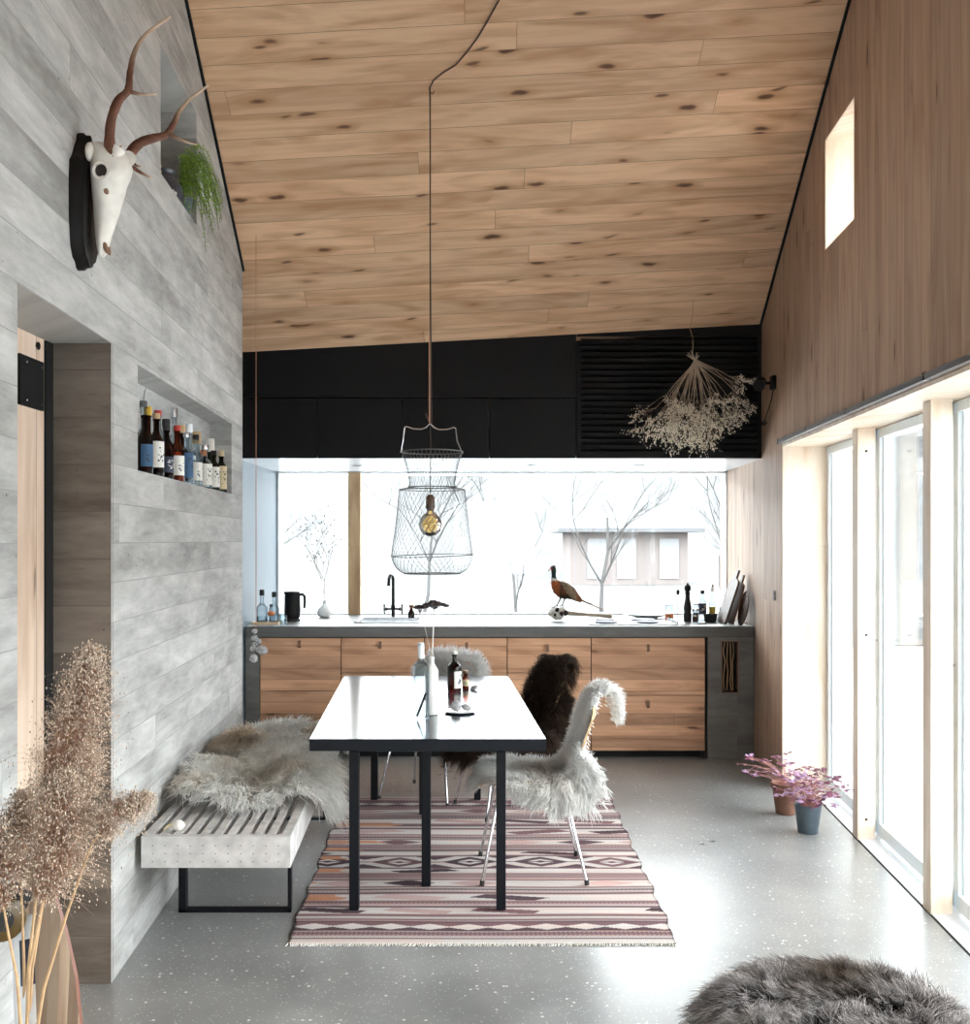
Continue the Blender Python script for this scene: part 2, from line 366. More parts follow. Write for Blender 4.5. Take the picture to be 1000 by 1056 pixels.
M['terracotta'] = plain('terracotta', (.22,.105,.07), .8, noise=.15)
M['zinc'] = plain('slate_blue_pot', (.07,.095,.115), .5, noise=.15)
M['straw'] = plain('dry_straw', (.50,.32,.17), .8, noise=.15)
M['twig'] = plain('pale_dried_twig', (.42,.34,.26), .85)
M['bud'] = plain('pale_dried_bud', (.80,.74,.62), .9)
M['darktwig'] = plain('dark_dried_umbel', (.045,.03,.028), .9)
M['cord'] = plain('brown_textile_cord', (.06,.04,.03), .8)
M['copper'] = plain('copper_cord', (.45,.20,.11), .5)
M['soil'] = plain('potting_soil', (.03,.02,.015), .95)
M['cork'] = plain('cork_stopper', (.52,.36,.20), .9)
M['paper'] = plain('paper_label', (.75,.73,.68), .7, noise=.12, nscale=300)
M['cream'] = plain('cream_paper', (.62,.52,.33), .7)
M['bluepaper'] = plain('blue_label', (.035,.10,.20), .6)
M['orange'] = plain('orange_wax', (.55,.16,.05), .5)
M['red'] = plain('red_rubber', (.45,.03,.02), .5)
M['yellow'] = plain('yellow_liquid', (.65,.40,.03), .3)
M['honey'] = plain('amber_liquid', (.40,.14,.02), .2)
M['navy'] = plain('navy_cover', (.02,.03,.06), .5)

# ------------------------------------------------------------------ room shell
def wallcells(mb, fx, ys, zs, holes, d0, d1, top=None):
    """upright wall along Y, face at x=fx(y); holes: (y0,y1,z0,z1,depth or None for right through)"""
    sg = 1 if d1 > d0 else -1
    for i in range(len(ys)-1):
        for j in range(len(zs)-1):
            ya, yb, za, zb = ys[i], ys[i+1], zs[j], zs[j+1]
            ym, zm = (ya+yb)/2, (za+zb)/2; dd = d0; skip = False
            for h in holes:
                if h[0] < ym < h[1] and h[2] < zm < h[3]:
                    if h[4] is None: skip = True
                    else: dd = h[4]
            if skip: continue
            xa, xb = fx(ya), fx(yb)
            last = top is not None and j == len(zs)-2
            def zt(x, y): return top(x, y) if last else zb
            p = [(xa+dd,ya,za),(xb+dd,yb,za),(xb+d1,yb,za),(xa+d1,ya,za)]
            q = [(x, y, zt(x, y)) for x, y, _ in p]
            (mb.hexa(p[::-1]+q[::-1]) if sg > 0 else mb.hexa(p+q))
LE = 6.55
holesL = [(2.85, 3.73, -.1, 2.238, -.33), (4.083, 6.164, 1.817, 2.222, -.125), (4.45, 5.18, 3.082, 3.625, -.30)]
ys = [-2.8, 0, 1.5, 2.85, 3.73, 4.083, 4.45, 5.18, 6.164, LE]; zs = [-.1, 1.817, 2.222, 2.238, 3.082, 3.625, 3.9]
mb = MB()
# upper part follows the ceiling, which rises towards the camera up to a ridge
def ridge(x, y): return CZ(x, y)+.03 if y >= 2.5 else CZ(x, 2.5)+.03-(2.5-y)*.35
def wall_left():
    for i in range(len(ys)-1):
        ya, yb = ys[i], ys[i+1]; zcap = [z for z in zs if z < min(ridge(WL(ya), ya), ridge(WL(yb), yb))-.02]
        wallcells(mb, WL, [ya, yb], zcap+[9], holesL, 0, -.42, top=ridge)
wall_left(); struct('wall_left', mb, M['conc'])
# pine sliding door in the deep doorway of the left wall
mb = MB(); mb.hexa([(-1.535,2.70,0),(-1.50,2.70,0),(-1.515,3.665,0),(-1.55,3.665,0),(-1.535,2.70,2.3),(-1.50,2.70,2.3),(-1.515,3.665,2.3),(-1.55,3.665,2.3)])
mb2 = MB(); mb2.box(-1.95,-1.515,2.6,3.8,-.1,2.4)
# keep doorway volume: the recess ends at the door
dz = struct('door_1', mb, M['door'])
g = MB(); g.box(-1.545,-1.508,3.667,3.727,0,2.236); make('door_frame', g, M['blackgap'], dz)
g = MB()
pv = [P(18.5,370,3.48), P(43,382,3.66), P(43,425,3.66), P(18.5,415,3.48)]
g.hexa([(-1.512,3.45,1.99),(-1.502,3.45,1.99),(-1.503,3.635,1.99),(-1.513,3.635,1.99),(-1.512,3.45,2.155),(-1.502,3.45,2.155),(-1.503,3.635,2.155),(-1.513,3.635,2.155)])
lp = make('latch_plate', g, M['black'], dz)
g = MB()
for yy in (3.50, 3.62):
    for zz in (2.01, 2.135): g.blob((-1.502, yy, zz), (.002,.003,.003), 6, 4)
make('screw', g, M['steel'], lp); tag(bpy.data.objects['screw'], 'steel screw heads of the plate')
g = MB(); g.blob((-1.506, 3.60, 2.205), (.006,.009,.014), 8, 5); make('finger_hole', g, M['blackgap'], dz)

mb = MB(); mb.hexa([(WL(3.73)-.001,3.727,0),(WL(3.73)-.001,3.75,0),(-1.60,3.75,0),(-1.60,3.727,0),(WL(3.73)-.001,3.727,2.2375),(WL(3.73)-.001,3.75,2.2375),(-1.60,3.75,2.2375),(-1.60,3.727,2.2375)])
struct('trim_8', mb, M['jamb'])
# right wall with the long glazed opening and the small high window
OY0, OY1, OH = -1.2, 6.634, 2.145
holesR = [(OY0, OY1, -.1, OH, None), (5.02, 5.58, 3.063, 3.64, None)]
mb = MB(); yr = [-2.8, OY0, 0, 2.5, 5.02, 5.58, OY1, 9.1]; zr = [-.1, OH, 3.063, 3.64]
for i in range(len(yr)-1):
    ya, yb = yr[i], yr[i+1]
    t0 = min(ridge(WR(ya), ya), ridge(WR(yb), yb)); zcap = [z for z in zr if z < t0-.02] if yb < 7 else [-.1]
    wallcells(mb, WR, [ya, yb], zcap+[9], holesR, 0, .40, top=ridge)
struct('wall_right', mb, M['rwall'])
# pale pine lining of the opening and of the high window
mb = MB()
mb.hexa([(WR(OY1)+.002,OY1-.012,0),(TL(OY1)+.26,OY1-.012,0),(TL(OY1)+.26,OY1+.004,0),(WR(OY1)+.002,OY1+.004,0),(WR(OY1)+.002,OY1-.012,OH),(TL(OY1)+.26,OY1-.012,OH),(TL(OY1)+.26,OY1+.004,OH),(WR(OY1)+.002,OY1+.004,OH)])
mb.hexa([(WR(OY0)+.002,OY0,OH-.015),(TL(OY0)+.3,OY0,OH-.015),(TL(OY1)+.3,OY1,OH-.015),(WR(OY1)+.002,OY1,OH-.015),(WR(OY0)+.002,OY0,OH+.003),(TL(OY0)+.3,OY0,OH+.003),(TL(OY1)+.3,OY1,OH+.003),(WR(OY1)+.002,OY1,OH+.003)])
struct('trim_1', mb, M['post'])
mb = MB(); x0 = WR(5.3)+.03; x1 = x0+.40
for (a, b_, c, d) in ((5.565,5.582,3.063,3.64),(5.018,5.035,3.063,3.64)):
    mb.box(WR(a)+.002, x1, a, b_, c, d)
mb.hexa([(WR(5.02)+.002,5.02,3.05),(x1,5.02,3.05),(x1,5.58,3.05),(WR(5.58)+.002,5.58,3.05),(WR(5.02)+.002,5.02,3.067),(x1,5.02,3.067),(x1,5.58,3.067),(WR(5.58)+.002,5.58,3.067)])
mb.hexa([(WR(5.02)+.002,5.02,3.636),(x1,5.02,3.636),(x1,5.58,3.636),(WR(5.58)+.002,5.58,3.636),(WR(5.02)+.002,5.02,3.652),(x1,5.02,3.652),(x1,5.58,3.652),(WR(5.58)+.002,5.58,3.652)])
struct('trim_2', mb, M['post'])
mb = MB(); mb.box(x1-.05, x1-.044, 5.035, 5.565, 3.067, 3.636); struct('window_3', mb, M['paneglass'])

# long glazing: posts, sashes, panes, sill
posts = [5.565, 4.46, 3.355, 2.25, 1.145, .04, -1.1]
mb = MB()
for y in posts:
    a, b_ = y-.05, y+.05
    mb.hexa([(TL(a),a,0),(TL(a)+.09,a,0),(TL(b_)+.09,b_,0),(TL(b_),b_,0),(TL(a),a,OH-.015),(TL(a)+.09,a,OH-.015),(TL(b_)+.09,b_,OH-.015),(TL(b_),b_,OH-.015)])
struct('trim_3', mb, M['post'])
bounds = [OY1-.012]+posts
for k in range(len(posts)):
    ya, yb = (posts[k]+.05), (OY1-.012 if k == 0 else posts[k-1]-.05)
    mb = MB(); q = .052; X0, X1 = .11, .165
    def seg(a, b_, z0, z1, i0=X0, i1=X1, mb=mb):
        mb.hexa([(TL(a)+i0,a,z0),(TL(a)+i1,a,z0),(TL(b_)+i1,b_,z0),(TL(b_)+i0,b_,z0),(TL(a)+i0,a,z1),(TL(a)+i1,a,z1),(TL(b_)+i1,b_,z1),(TL(b_)+i0,b_,z1)])
    zt = OH-.02
    A, B = ya-.045, yb+.045 if k else yb
    for (a, b_, z0, z1) in ((B-q,B,.02,zt),(A,A+q,.02,zt),(A,B,.02,.085),(A,B,zt-.045,zt)): seg(a, b_, z0, z1)
    for (a, b_, z0, z1) in ((B-q-.02,B-q,.085,zt-.045),(A+q,A+q+.02,.085,zt-.045)): seg(a, b_, z0, z1, X0+.018, X1)
    win = struct('window_%d' % (k+4), mb, M['sash'])
    mb = MB(); seg(A+q+.02, B-q-.02, .085, zt-.045, .148, .154, mb); make('window_pane', mb, M['paneglass'], win)
    if k in (1, 2, 3):
        mb = MB(); yy = B-.02; xx = TL(yy)+.10
        mb.tube([(xx+.012,yy,1.03),(xx-.035,yy,1.03),(xx-.045,yy-.01,1.02),(xx-.047,yy-.012,.90)], [.006,.006,.006,.007], 8)
        make('window_handle', mb, M['steel'], win, smooth=True)
mb = MB(); a, b_ = OY0, OY1-.012
mb.hexa([(TL(a)+.004,a,-.08),(TL(a)+.40,a,-.08),(TL(b_)+.40,b_,-.08),(TL(b_)+.004,b_,-.08),(TL(a)+.004,a,.004),(TL(a)+.40,a,.004),(TL(b_)+.40,b_,.004),(TL(b_)+.004,b_,.004)])
struct('trim_4', mb, M['white'])
mb = MB()
mb.hexa([(TL(a)-.006,a,-.02),(TL(a)+.006,a,-.02),(TL(b_)+.006,b_,-.02),(TL(b_)-.006,b_,-.02),(TL(a)-.006,a,.0015),(TL(a)+.006,a,.0015),(TL(b_)+.006,b_,.0015),(TL(b_)-.006,b_,.0015)])
struct('trim_5', mb, M['blackgap'])

# floor
mb = MB(); mb.add([(-2.2,-2.8,0),(TL(-2.8),-2.8,0),(TL(OY1),OY1,0),(TL(OY1),9.1,0),(-2.2,9.1,0),(-2.2,-2.8,-.1),(TL(-2.8),-2.8,-.1),(TL(OY1),OY1,-.1),(TL(OY1),9.1,-.1),(-2.2,9.1,-.1)],
   [(0,1,2,3,4),(9,8,7,6,5),(0,5,6,1),(1,6,7,2),(2,7,8,3),(3,8,9,4),(4,9,5,0)])
struct('floor', mb, M['floor'])
# ceiling
mb = MB(); XA, XB = -2.3, 2.6
for (y0, y1) in ((7.9, 9.1), (2.5, 7.9), (-3.0, 2.5)):
    def cz(x, y): return CZ(x, min(y, 7.9)) if y >= 2.5 else CZ(x, 2.5)-(2.5-y)*.35
    mb.hexa([(XA,y0,cz(XA,y0)),(XB,y0,cz(XB,y0)),(XB,y1,cz(XB,y1)),(XA,y1,cz(XA,y1)),(XA,y0,cz(XA,y0)+.12),(XB,y0,cz(XB,y0)+.12),(XB,y1,cz(XB,y1)+.12),(XA,y1,cz(XA,y1)+.12)])
struct('ceiling', mb, M['ceil'])
# dark strips painted in as the shadow gaps along the top of both walls
mb = MB()
for fx, s, y1 in ((WL, 1, LE), (WR, -1, 7.29)):
    ya, yb = 2.5, y1; xa, xb = fx(ya), fx(yb); d = .013*s
    mb.hexa([(xa,ya,CZ(xa,ya)-.018),(xb,yb,CZ(xb,yb)-.018),(xb+d,yb,CZ(xb,yb)-.018),(xa+d,ya,CZ(xa,ya)-.018),(xa,ya,CZ(xa,ya)+.002),(xb,yb,CZ(xb,yb)+.002),(xb+d,yb,CZ(xb,yb)+.002),(xa+d,ya,CZ(xa,ya)+.002)])
struct('trim_6', mb, M['blackgap'])
# back of the room behind the camera, with an unseen window added for light
mb = MB()
for (x0, x1, z0, z1) in ((-2.2,-.6,-.1,4.2),(.95,2.3,-.1,4.2),(-.6,.95,-.1,.9),(-.6,.95,2.3,4.2)): mb.box(x0,x1,-2.95,-2.8,z0,z1)
struct('wall_front', mb, M['conc'])
mb = MB(); mb.box(-.6,.95,-2.87,-2.86,.9,2.3); struct('window_2', mb, M['paneglass'])

# kitchen end: side wall, window wall, soffit
KL = -1.705
mb = MB(); mb.box(KL-.2,KL,6.4,9.0,-.1,3.45); mb.box(-2.2,KL+.01,LE-.25,LE-.05,-.1,3.6); struct('wall_kitchen_side', mb, M['bluegrey'])
YW = 8.75
mb = MB(); mb.box(-2,2.3,YW,YW+.25,-.1,.93); mb.box(-2,2.3,YW,YW+.25,2.095,2.7); mb.box(-2,-1.70,YW,YW+.25,.93,2.1)
struct('wall_back', mb, M['white'])
mb = MB()
WX0, WX1 = -1.70, WR(YW)
mb.box(WX0,WX0+.014,YW-.02,YW+.08,.93,2.11); mb.box(WX1-.016,WX1,YW-.02,YW+.08,.93,2.11)
mb.box(WX0,WX1,YW-.02,YW+.08,.925,.950); mb.box(WX0,WX1,YW-.02,YW+.08,2.10,2.11)
wn = struct('window_1', mb, M['white'])
mb = MB(); mb.box(-1.118,-1.020,YW-.03,YW+.06,.94,2.105); make('window_mullion', mb, M['mull'], wn)
mb = MB(); mb.box(WX0+.012,-1.118,YW+.04,YW+.046,.948,2.102); make('window_pane', mb, M['paneglass'], wn)
mb = MB(); mb.box(-1.02,WX1-.014,YW+.04,YW+.046,.948,2.102); make('window_pane', mb, M['paneglass'], wn)
UY = 7.29
mb = MB(); mb.box(KL,WR(UY)+.06,UY+.03,YW,2.11,2.13); struct('trim_7', mb, M['soffit'])
for x in (-.95, .35, 1.15):
    t = thing('recessed_spotlight', (x, 7.95, 2.11), {-.95: 'flat round spotlight recessed above the window beside the wooden mullion', .35: 'flat round spotlight recessed above the middle of the kitchen window', 1.15: 'flat round spotlight recessed above the hob'}[x], 'ceiling light', group='recessed spotlights over the counter')
    mb = MB(); mb.lathe([(.030,0),(.045,0),(.048,-.006),(.030,-.006)], 24, cap=False); make('trim_ring', mb, M['steel'], t, smooth=True)
    mb = MB(); mb.lathe([(.030,-.001),(.001,-.002)], 24); make('lens', mb, M['white'], t)

# ------------------------------------------------------------------ outside
mb = MB(); mb.box(-60,60,9.2,90,-.35,-.15); mb.box(2.6,60,-20,9.2,-.35,-.15); mb.box(-60,60,-60,-3.1,-.35,-.15)
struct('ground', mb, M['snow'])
M['dimfield'] = plain('dim_backdrop_field', (.054,.055,.055), .95, noise=.15, nscale=.6)  # dark field added over the far snow to dim the window view
mb = MB(); mb.box(-40,50,17,60,-.15,-.12); o = make('dim_backdrop_field', mb, M['dimfield'], loc=(0,0,0)); o['kind'] = 'structure'
# backdrop slope added to block the over-bright sky behind the windows
M['slope'] = plain('dim_backdrop_slope', (.060,.062,.064), .95, noise=.22, nscale=.9, bump=0)
def slope(name, f, n=40):
    mb = MB(); V = []
    for i in range(n+1):
        for d, z in ((0,-.25),(4,1.6),(9,4.8),(14,7.6),(20,9.4),(32,9.6)):
            x, y = f(i/n, d); V.append((x, y, z+(R.uniform(-.5,.5) if z > 0 else 0)))
    mb.add(V, [(i*6+j, i*6+6+j, i*6+7+j, i*6+j+1) for i in range(n) for j in range(5)])
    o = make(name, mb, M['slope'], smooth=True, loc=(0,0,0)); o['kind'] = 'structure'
slope('added_backdrop_slope', lambda t, d: (48-110*(t-.3)/.7, 45+d) if t > .3 else (20+28*(t/.3)+d, -10+(55+d)*t/.3))
M['deck'] = wood('bleached_deck_boards', 'Y', 'X', .12, 4, (.62,.60,.57), (.55,.53,.5), (.4,.38,.36), knots=0, gap=.006)
mb = MB(); mb.box(2.45,6.0,-3,9.0,-.15,-.06)
tag(make('terrace_deck', mb, M['deck']), kind='structure')
def tree(x, y, h, label, seed, spread=1.0, group='bare trees and shrubs outside the windows'):
    rr = random.Random(seed); mb = MB(); mb.tw = None
    def grow(p, d, l, r, k):
        pts = [p]; q = p.copy(); dd = d.copy()
        for i in range(3):
            dd = (dd+Vector((rr.uniform(-.2,.2), rr.uniform(-.2,.2), rr.uniform(-.05,.12)))).normalized(); q = q+dd*l/3; pts.append(q.copy())
        mb.tube(pts, [r, r*.85, r*.7, r*.55], 5 if k > 1 else 3, cap=False)
        if k == 0: return
        for i in range(rr.choice((3,4))):
            a = Vector((rr.uniform(-1,1), rr.uniform(-1,1), rr.uniform(-.1,.7))).normalized()
            grow(pts[rr.choice((1,2,3))], (dd*.75+a*.85*spread).normalized(), l*rr.uniform(.6,.8), r*.5, k-1)
    grow(Vector((x,y,-.2)), Vector((0,0,1)), h*.36, h*.0085, 5)
    o = make('bare_tree', mb, M['bark'], loc=None); tag(o, label, 'tree', group); return o
tree(-4.4, 20, 5.2, 'bare tree outside, left of the window mullion', 1)
tree(-1.3, 22, 5.6, 'bare tree outside, behind the hanging basket lamp', 2)
tree(.6, 19, 4.6, 'bare tree outside, between the basket lamp and the pheasant', 3)
tree(2.6, 24, 6.4, 'tall bare tree outside, behind the pheasant', 5)
tree(4.3, 19, 4.2, 'bare tree outside, in front of the pale house', 4)
tree(6.0, 27, 6.0, 'bare tree outside, above the right end of the counter', 6)
tree(9.6, 16.5, 4.6, 'bare tree outside, seen through the narrow far pane of the glazing', 8)
tree(8.6, 20.5, 4.8, 'bare tree outside, seen through the middle pane of the glazing', 9)
t = thing('neighbour_house', (5.4, 40, -.4), 'pale washed-out house with a low roof seen through the kitchen window', 'house')
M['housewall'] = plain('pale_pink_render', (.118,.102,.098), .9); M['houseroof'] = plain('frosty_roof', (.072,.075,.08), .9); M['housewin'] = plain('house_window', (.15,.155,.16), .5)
mb = MB(); mb.box(-2.2,2.2,0,4,0,2.3); make('house_wall', mb, M['housewall'], t)
mb = MB(); mb.hexa([(-2.7,-.7,2.25),(2.7,-.7,2.25),(2.7,4.6,2.25),(-2.7,4.6,2.25),(-2.7,-.7,2.40),(2.7,-.7,2.40),(2.5,3,3.1),(-2.5,3,3.1)]); make('roof', mb, M['houseroof'], t)
for x in (-1.2, -.1, 1.5):
    mb = MB(); mb.box(x-.36,x+.36,-.04,.03,.5,2.0); make('house_window', mb, M['housewin'], t)
t = thing('stone_terrace_wall', (8.4, 6.4, -.15), 'pale dry stone wall seen through the middle pane of the glazing', 'garden wall')
M['stone'] = concrete('pale_garden_stone', 'XY', 'Z', (.05,.05,.05), (.085,.085,.085), bw=.22, bl=.5)
mb = MB(); mb.box(-.4,.6,-3,5,0,1.15); make('wall_core', mb, M['stone'], t)

# ------------------------------------------------------------------ kitchen: upper cupboards, louvre, base units, counter
UL = -1.70
mb = MB(); zb = CZ
def slope_panel(mb, xa, xb, z0, y0, y1, dz=.0):
    mb.hexa([(xa,y0,z0),(xb,y0,z0),(xb,y1,z0),(xa,y1,z0),(xa,y0,CZ(xa,y0)-dz),(xb,y0,CZ(xb,y0)-dz),(xb,y1,CZ(xb,y1)-dz),(xa,y1,CZ(xa,y1)-dz)])
ZS = EYE+146.5*UY/F
def ux(px): return (px-500)/F*UY
slope_panel(mb, UL, ux(594), ZS+.003, UY, UY+.05, .002)
tag(make('fascia_panel', mb, M['black']), 'long matt black panel sloping under the pine ceiling above the wall cabinets', 'wall panel')
cabl = ['matt black wall cabinet at the left end, beside the concrete wall', 'matt black wall cabinet above the wooden window mullion', 'matt black wall cabinet behind the basket lamp handle', 'matt black wall cabinet next to the slatted vent panel']
xs = [UL, ux(327), ux(414.7), ux(504.5), ux(594)]
for k in range(4):
    a, b_ = xs[k], xs[k+1]; t = thing('wall_cabinet', ((a+b_)/2, UY, 2.11), cabl[k], 'cabinet', group='black wall cabinets')
    mb = MB(); mb.box(a+.003,b_-.003,UY+.021,UY+.5,2.112,ZS-.002); make('body', mb, M['blackgap'], t, world=True)
    mb = MB(); mb.box(a+.003,b_-.003,UY,UY+.019,2.11,ZS-.005,.0015); make('door', mb, M['black'], t, world=True)
t = thing('louvre_panel', (ux(690), UY, 2.11), 'matt black slatted vent panel at the right end above the hob', 'vent panel')
mb = MB(); a, b_ = ux(594)+.003, WR(UY)
mb.box(a,a+.03,UY,UY+.03,2.11,CZ(a,UY)-.09); mb.box(b_-.03,b_,UY,UY+.03,2.11,CZ(b_,UY)-.09); mb.box(a,b_,UY,UY+.03,2.11,2.13)
mb.hexa([(a,UY,2.945),(b_,UY,2.945),(b_,UY+.03,2.945),(a,UY+.03,2.945),(a,UY,CZ(a,UY)-.002),(b_,UY,CZ(b_,UY)-.002),(b_,UY+.03,CZ(b_,UY)-.002),(a,UY+.03,CZ(a,UY)-.002)])
make('frame', mb, M['black'], t, world=True)
mb = MB(); ns = 19
for i in range(ns):
    z = 2.135+i*(2.94-2.135)/ns
    mb.hexa([(a+.03,UY+.001,z),(b_-.03,UY+.001,z),(b_-.03,UY+.03,z+.012),(a+.03,UY+.03,z+.012),(a+.03,UY+.001,z+.022),(b_-.03,UY+.001,z+.022),(b_-.03,UY+.03,z+.034),(a+.03,UY+.03,z+.034)])
make('slats', mb, M['black'], t, world=True)
mb = MB(); mb.box(a,b_,UY+.07,UY+.09,2.11,2.95); make('backing', mb, M['blackgap'], t, world=True)

CY = 7.54
def cx(px): return (px-500)/F*CY
SX0, SX1, SY0, SY1 = -.955, -.49, 7.86, 8.33
CXL, CXR = -1.695, WR(CY)-.002
t = thing('countertop', (0, CY, .86), 'long thick grey concrete countertop with a sink cut into it', 'countertop')
mb = MB(); z0, z1 = .862, .94
mb.box(CXL,CXR,CY,SY0,z0,z1,.004); mb.box(CXL,WR(SY1)-.002,SY1,YW-.02,z0,z1); mb.box(CXL,SX0,SY0,SY1,z0,z1); mb.box(SX1,WR(SY0)-.002,SY0,SY1,z0,z1)
make('slab', mb, M['conc_counter'], t, world=True)
t = thing('kitchen_sink', ((SX0+SX1)/2,(SY0+SY1)/2,.78), 'stainless steel sink let into the concrete counter below the black tap', 'sink')
mb = MB()
for (a,b_,c,d) in ((SX0-.012,SX1+.012,SY0-.012,SY0+.012),(SX0-.012,SX1+.012,SY1-.012,SY1+.012),(SX0-.012,SX0+.012,SY0+.012,SY1-.012),(SX1-.012,SX1+.012,SY0+.012,SY1-.012)): mb.box(a,b_,c,d,.9405,.95,.003)
make('rim', mb, M['steel'], t, world=True)
mb = MB(); mb.box(SX0+.004,SX1-.004,SY0+.004,SY1-.004,.775,.78)
for (a,b_,c,d) in ((SX0+.003,SX1-.003,SY0+.003,SY0+.006),(SX0+.003,SX1-.003,SY1-.006,SY1-.003),(SX0+.003,SX0+.006,SY0+.003,SY1-.003),(SX1-.006,SX1-.003,SY0+.003,SY1-.003)): mb.box(a,b_,c,d,.78,.942)
make('basin', mb, M['steel'], t, world=True)
# left side support
mb = MB(); mb.box(CXL,cx(267)-.002,CY+.012,CY+.6,.0,.861)
tag(make('counter_support', mb, M['conc_panel']), 'narrow grey concrete panel carrying the left end of the counter', 'support panel')
# right side support with its dark slot
mb = MB(); a0, a1 = cx(730), WR(CY)-.004; s0, s1 = cx(744), cx(762); zt, zb_ = EYE-(661-557)*CY/F, EYE-(715-557)*CY/F
for (a,b_,c,d) in ((a0,s0,0,.861),(s1,a1,0,.861),(s0,s1,0,zb_),(s0,s1,zt,.861)): mb.box(a,b_,CY+.012,CY+.12,c,d)
t = thing('counter_support', ((a0+a1)/2, CY+.06, 0), 'wide grey concrete panel with a tall dark slot under the right end of the counter', 'support panel')
make('panel', mb, M['conc_panel'], t, world=True)
mb = MB(); mb.box(s0,s1,CY+.16,CY+.18,zb_,zt); make('slot_back', mb, M['blackgap'], t, world=True)
mb = MB(); e = .006
for (a,b_,c,d) in ((s0,s0+e,zb_,zt),(s1-e,s1,zb_,zt),(s0,s1,zb_,zb_+e),(s0,s1,zt-e,zt)): mb.box(a,b_,CY+.008,CY+.05,c,d)
make('slot_trim', mb, M['leather'], t, world=True)
for k in range(5):
    mb = MB(); x = s0+.015+k*.022; pts = [(x+R.uniform(-.008,.008), CY+.09, zb_+j*(zt-zb_-.02)/5+.006) for j in range(6)]
    if k == 0: t2 = thing('dry_twigs', (s0+.05, CY+.09, zb_+.001), 'dry brown twigs stored in the slot of the concrete panel', 'twigs')
    mb.tube(pts, .004, 5); make('twig', mb, M['straw'], t2, world=True)
seams = [267, 351, 437, 523, 610, 728]; zc0 = .056; zc1 = .855
splits = [712.4, 694, 694, 694, 717]
bl = ['oak base cabinet at the left end of the counter, below the kettle', 'oak base cabinet below the sink', 'oak base cabinet behind the white sheepskin chair back at the table end', 'oak base cabinet behind the dark sheepskin chair', 'wide oak base cabinet below the hob']
hnd = {0: [(309,664)], 1: [(392,665)], 2: [(481,666)], 3: [(564.5,668)], 4: [(668,668),(668,726)]}
for k in range(5):
    a, b_ = cx(seams[k]), cx(seams[k+1]); t = thing('base_cabinet', ((a+b_)/2, CY+.3, 0), bl[k], 'cabinet', group='oak base cabinets')
    mb = MB(); mb.box(a+.002,b_-.002,CY+.055,CY+.30,zc0,zc1); make('body', mb, M['blackgap'], t, world=True)
    mb = MB(); mb.box(a+.02,b_-.02,CY+.10,CY+.13,0,zc0); make('plinth', mb, M['blackgap'], t, world=True)
    zm = EYE-(splits[k]-557)*(CY+.03)/F
    for (z0, z1, di) in ((zc0, zm-.002, 1), (zm+.002, zc1, 0)):
        mb = MB(); mb.box(a+.003,b_-.003,CY+.03,CY+.052,z0,z1,.0015); dr = make('drawer', mb, M['cab'], t, world=True)
        hs = [h for h in hnd[k] if (h[1] > splits[k]) == bool(di)]
        for (hx, hy) in hs:
            q = P(hx, hy, CY+.03); mb = MB(); hw = .010
            pr = [(0,.024),(-.012,.022),(-.020,.008),(-.022,-.012),(-.016,-.026),(-.004,-.02)]
            for (da, za), (db, zb2) in zip(pr[:-1], pr[1:]):
                y0, y1 = CY+.03+da, CY+.03+db; za += q[2]; zb2 += q[2]
                mb.hexa([(q[0]-hw,y0-.0015,za),(q[0]+hw,y0-.0015,za),(q[0]+hw,y0+.0015,za),(q[0]-hw,y0+.0015,za),(q[0]-hw,y1-.0015,zb2),(q[0]+hw,y1-.0015,zb2),(q[0]+hw,y1+.0015,zb2),(q[0]-hw,y1+.0015,zb2)])
            tag(make('leather_pull', mb, M['leather'], dr, world=True))

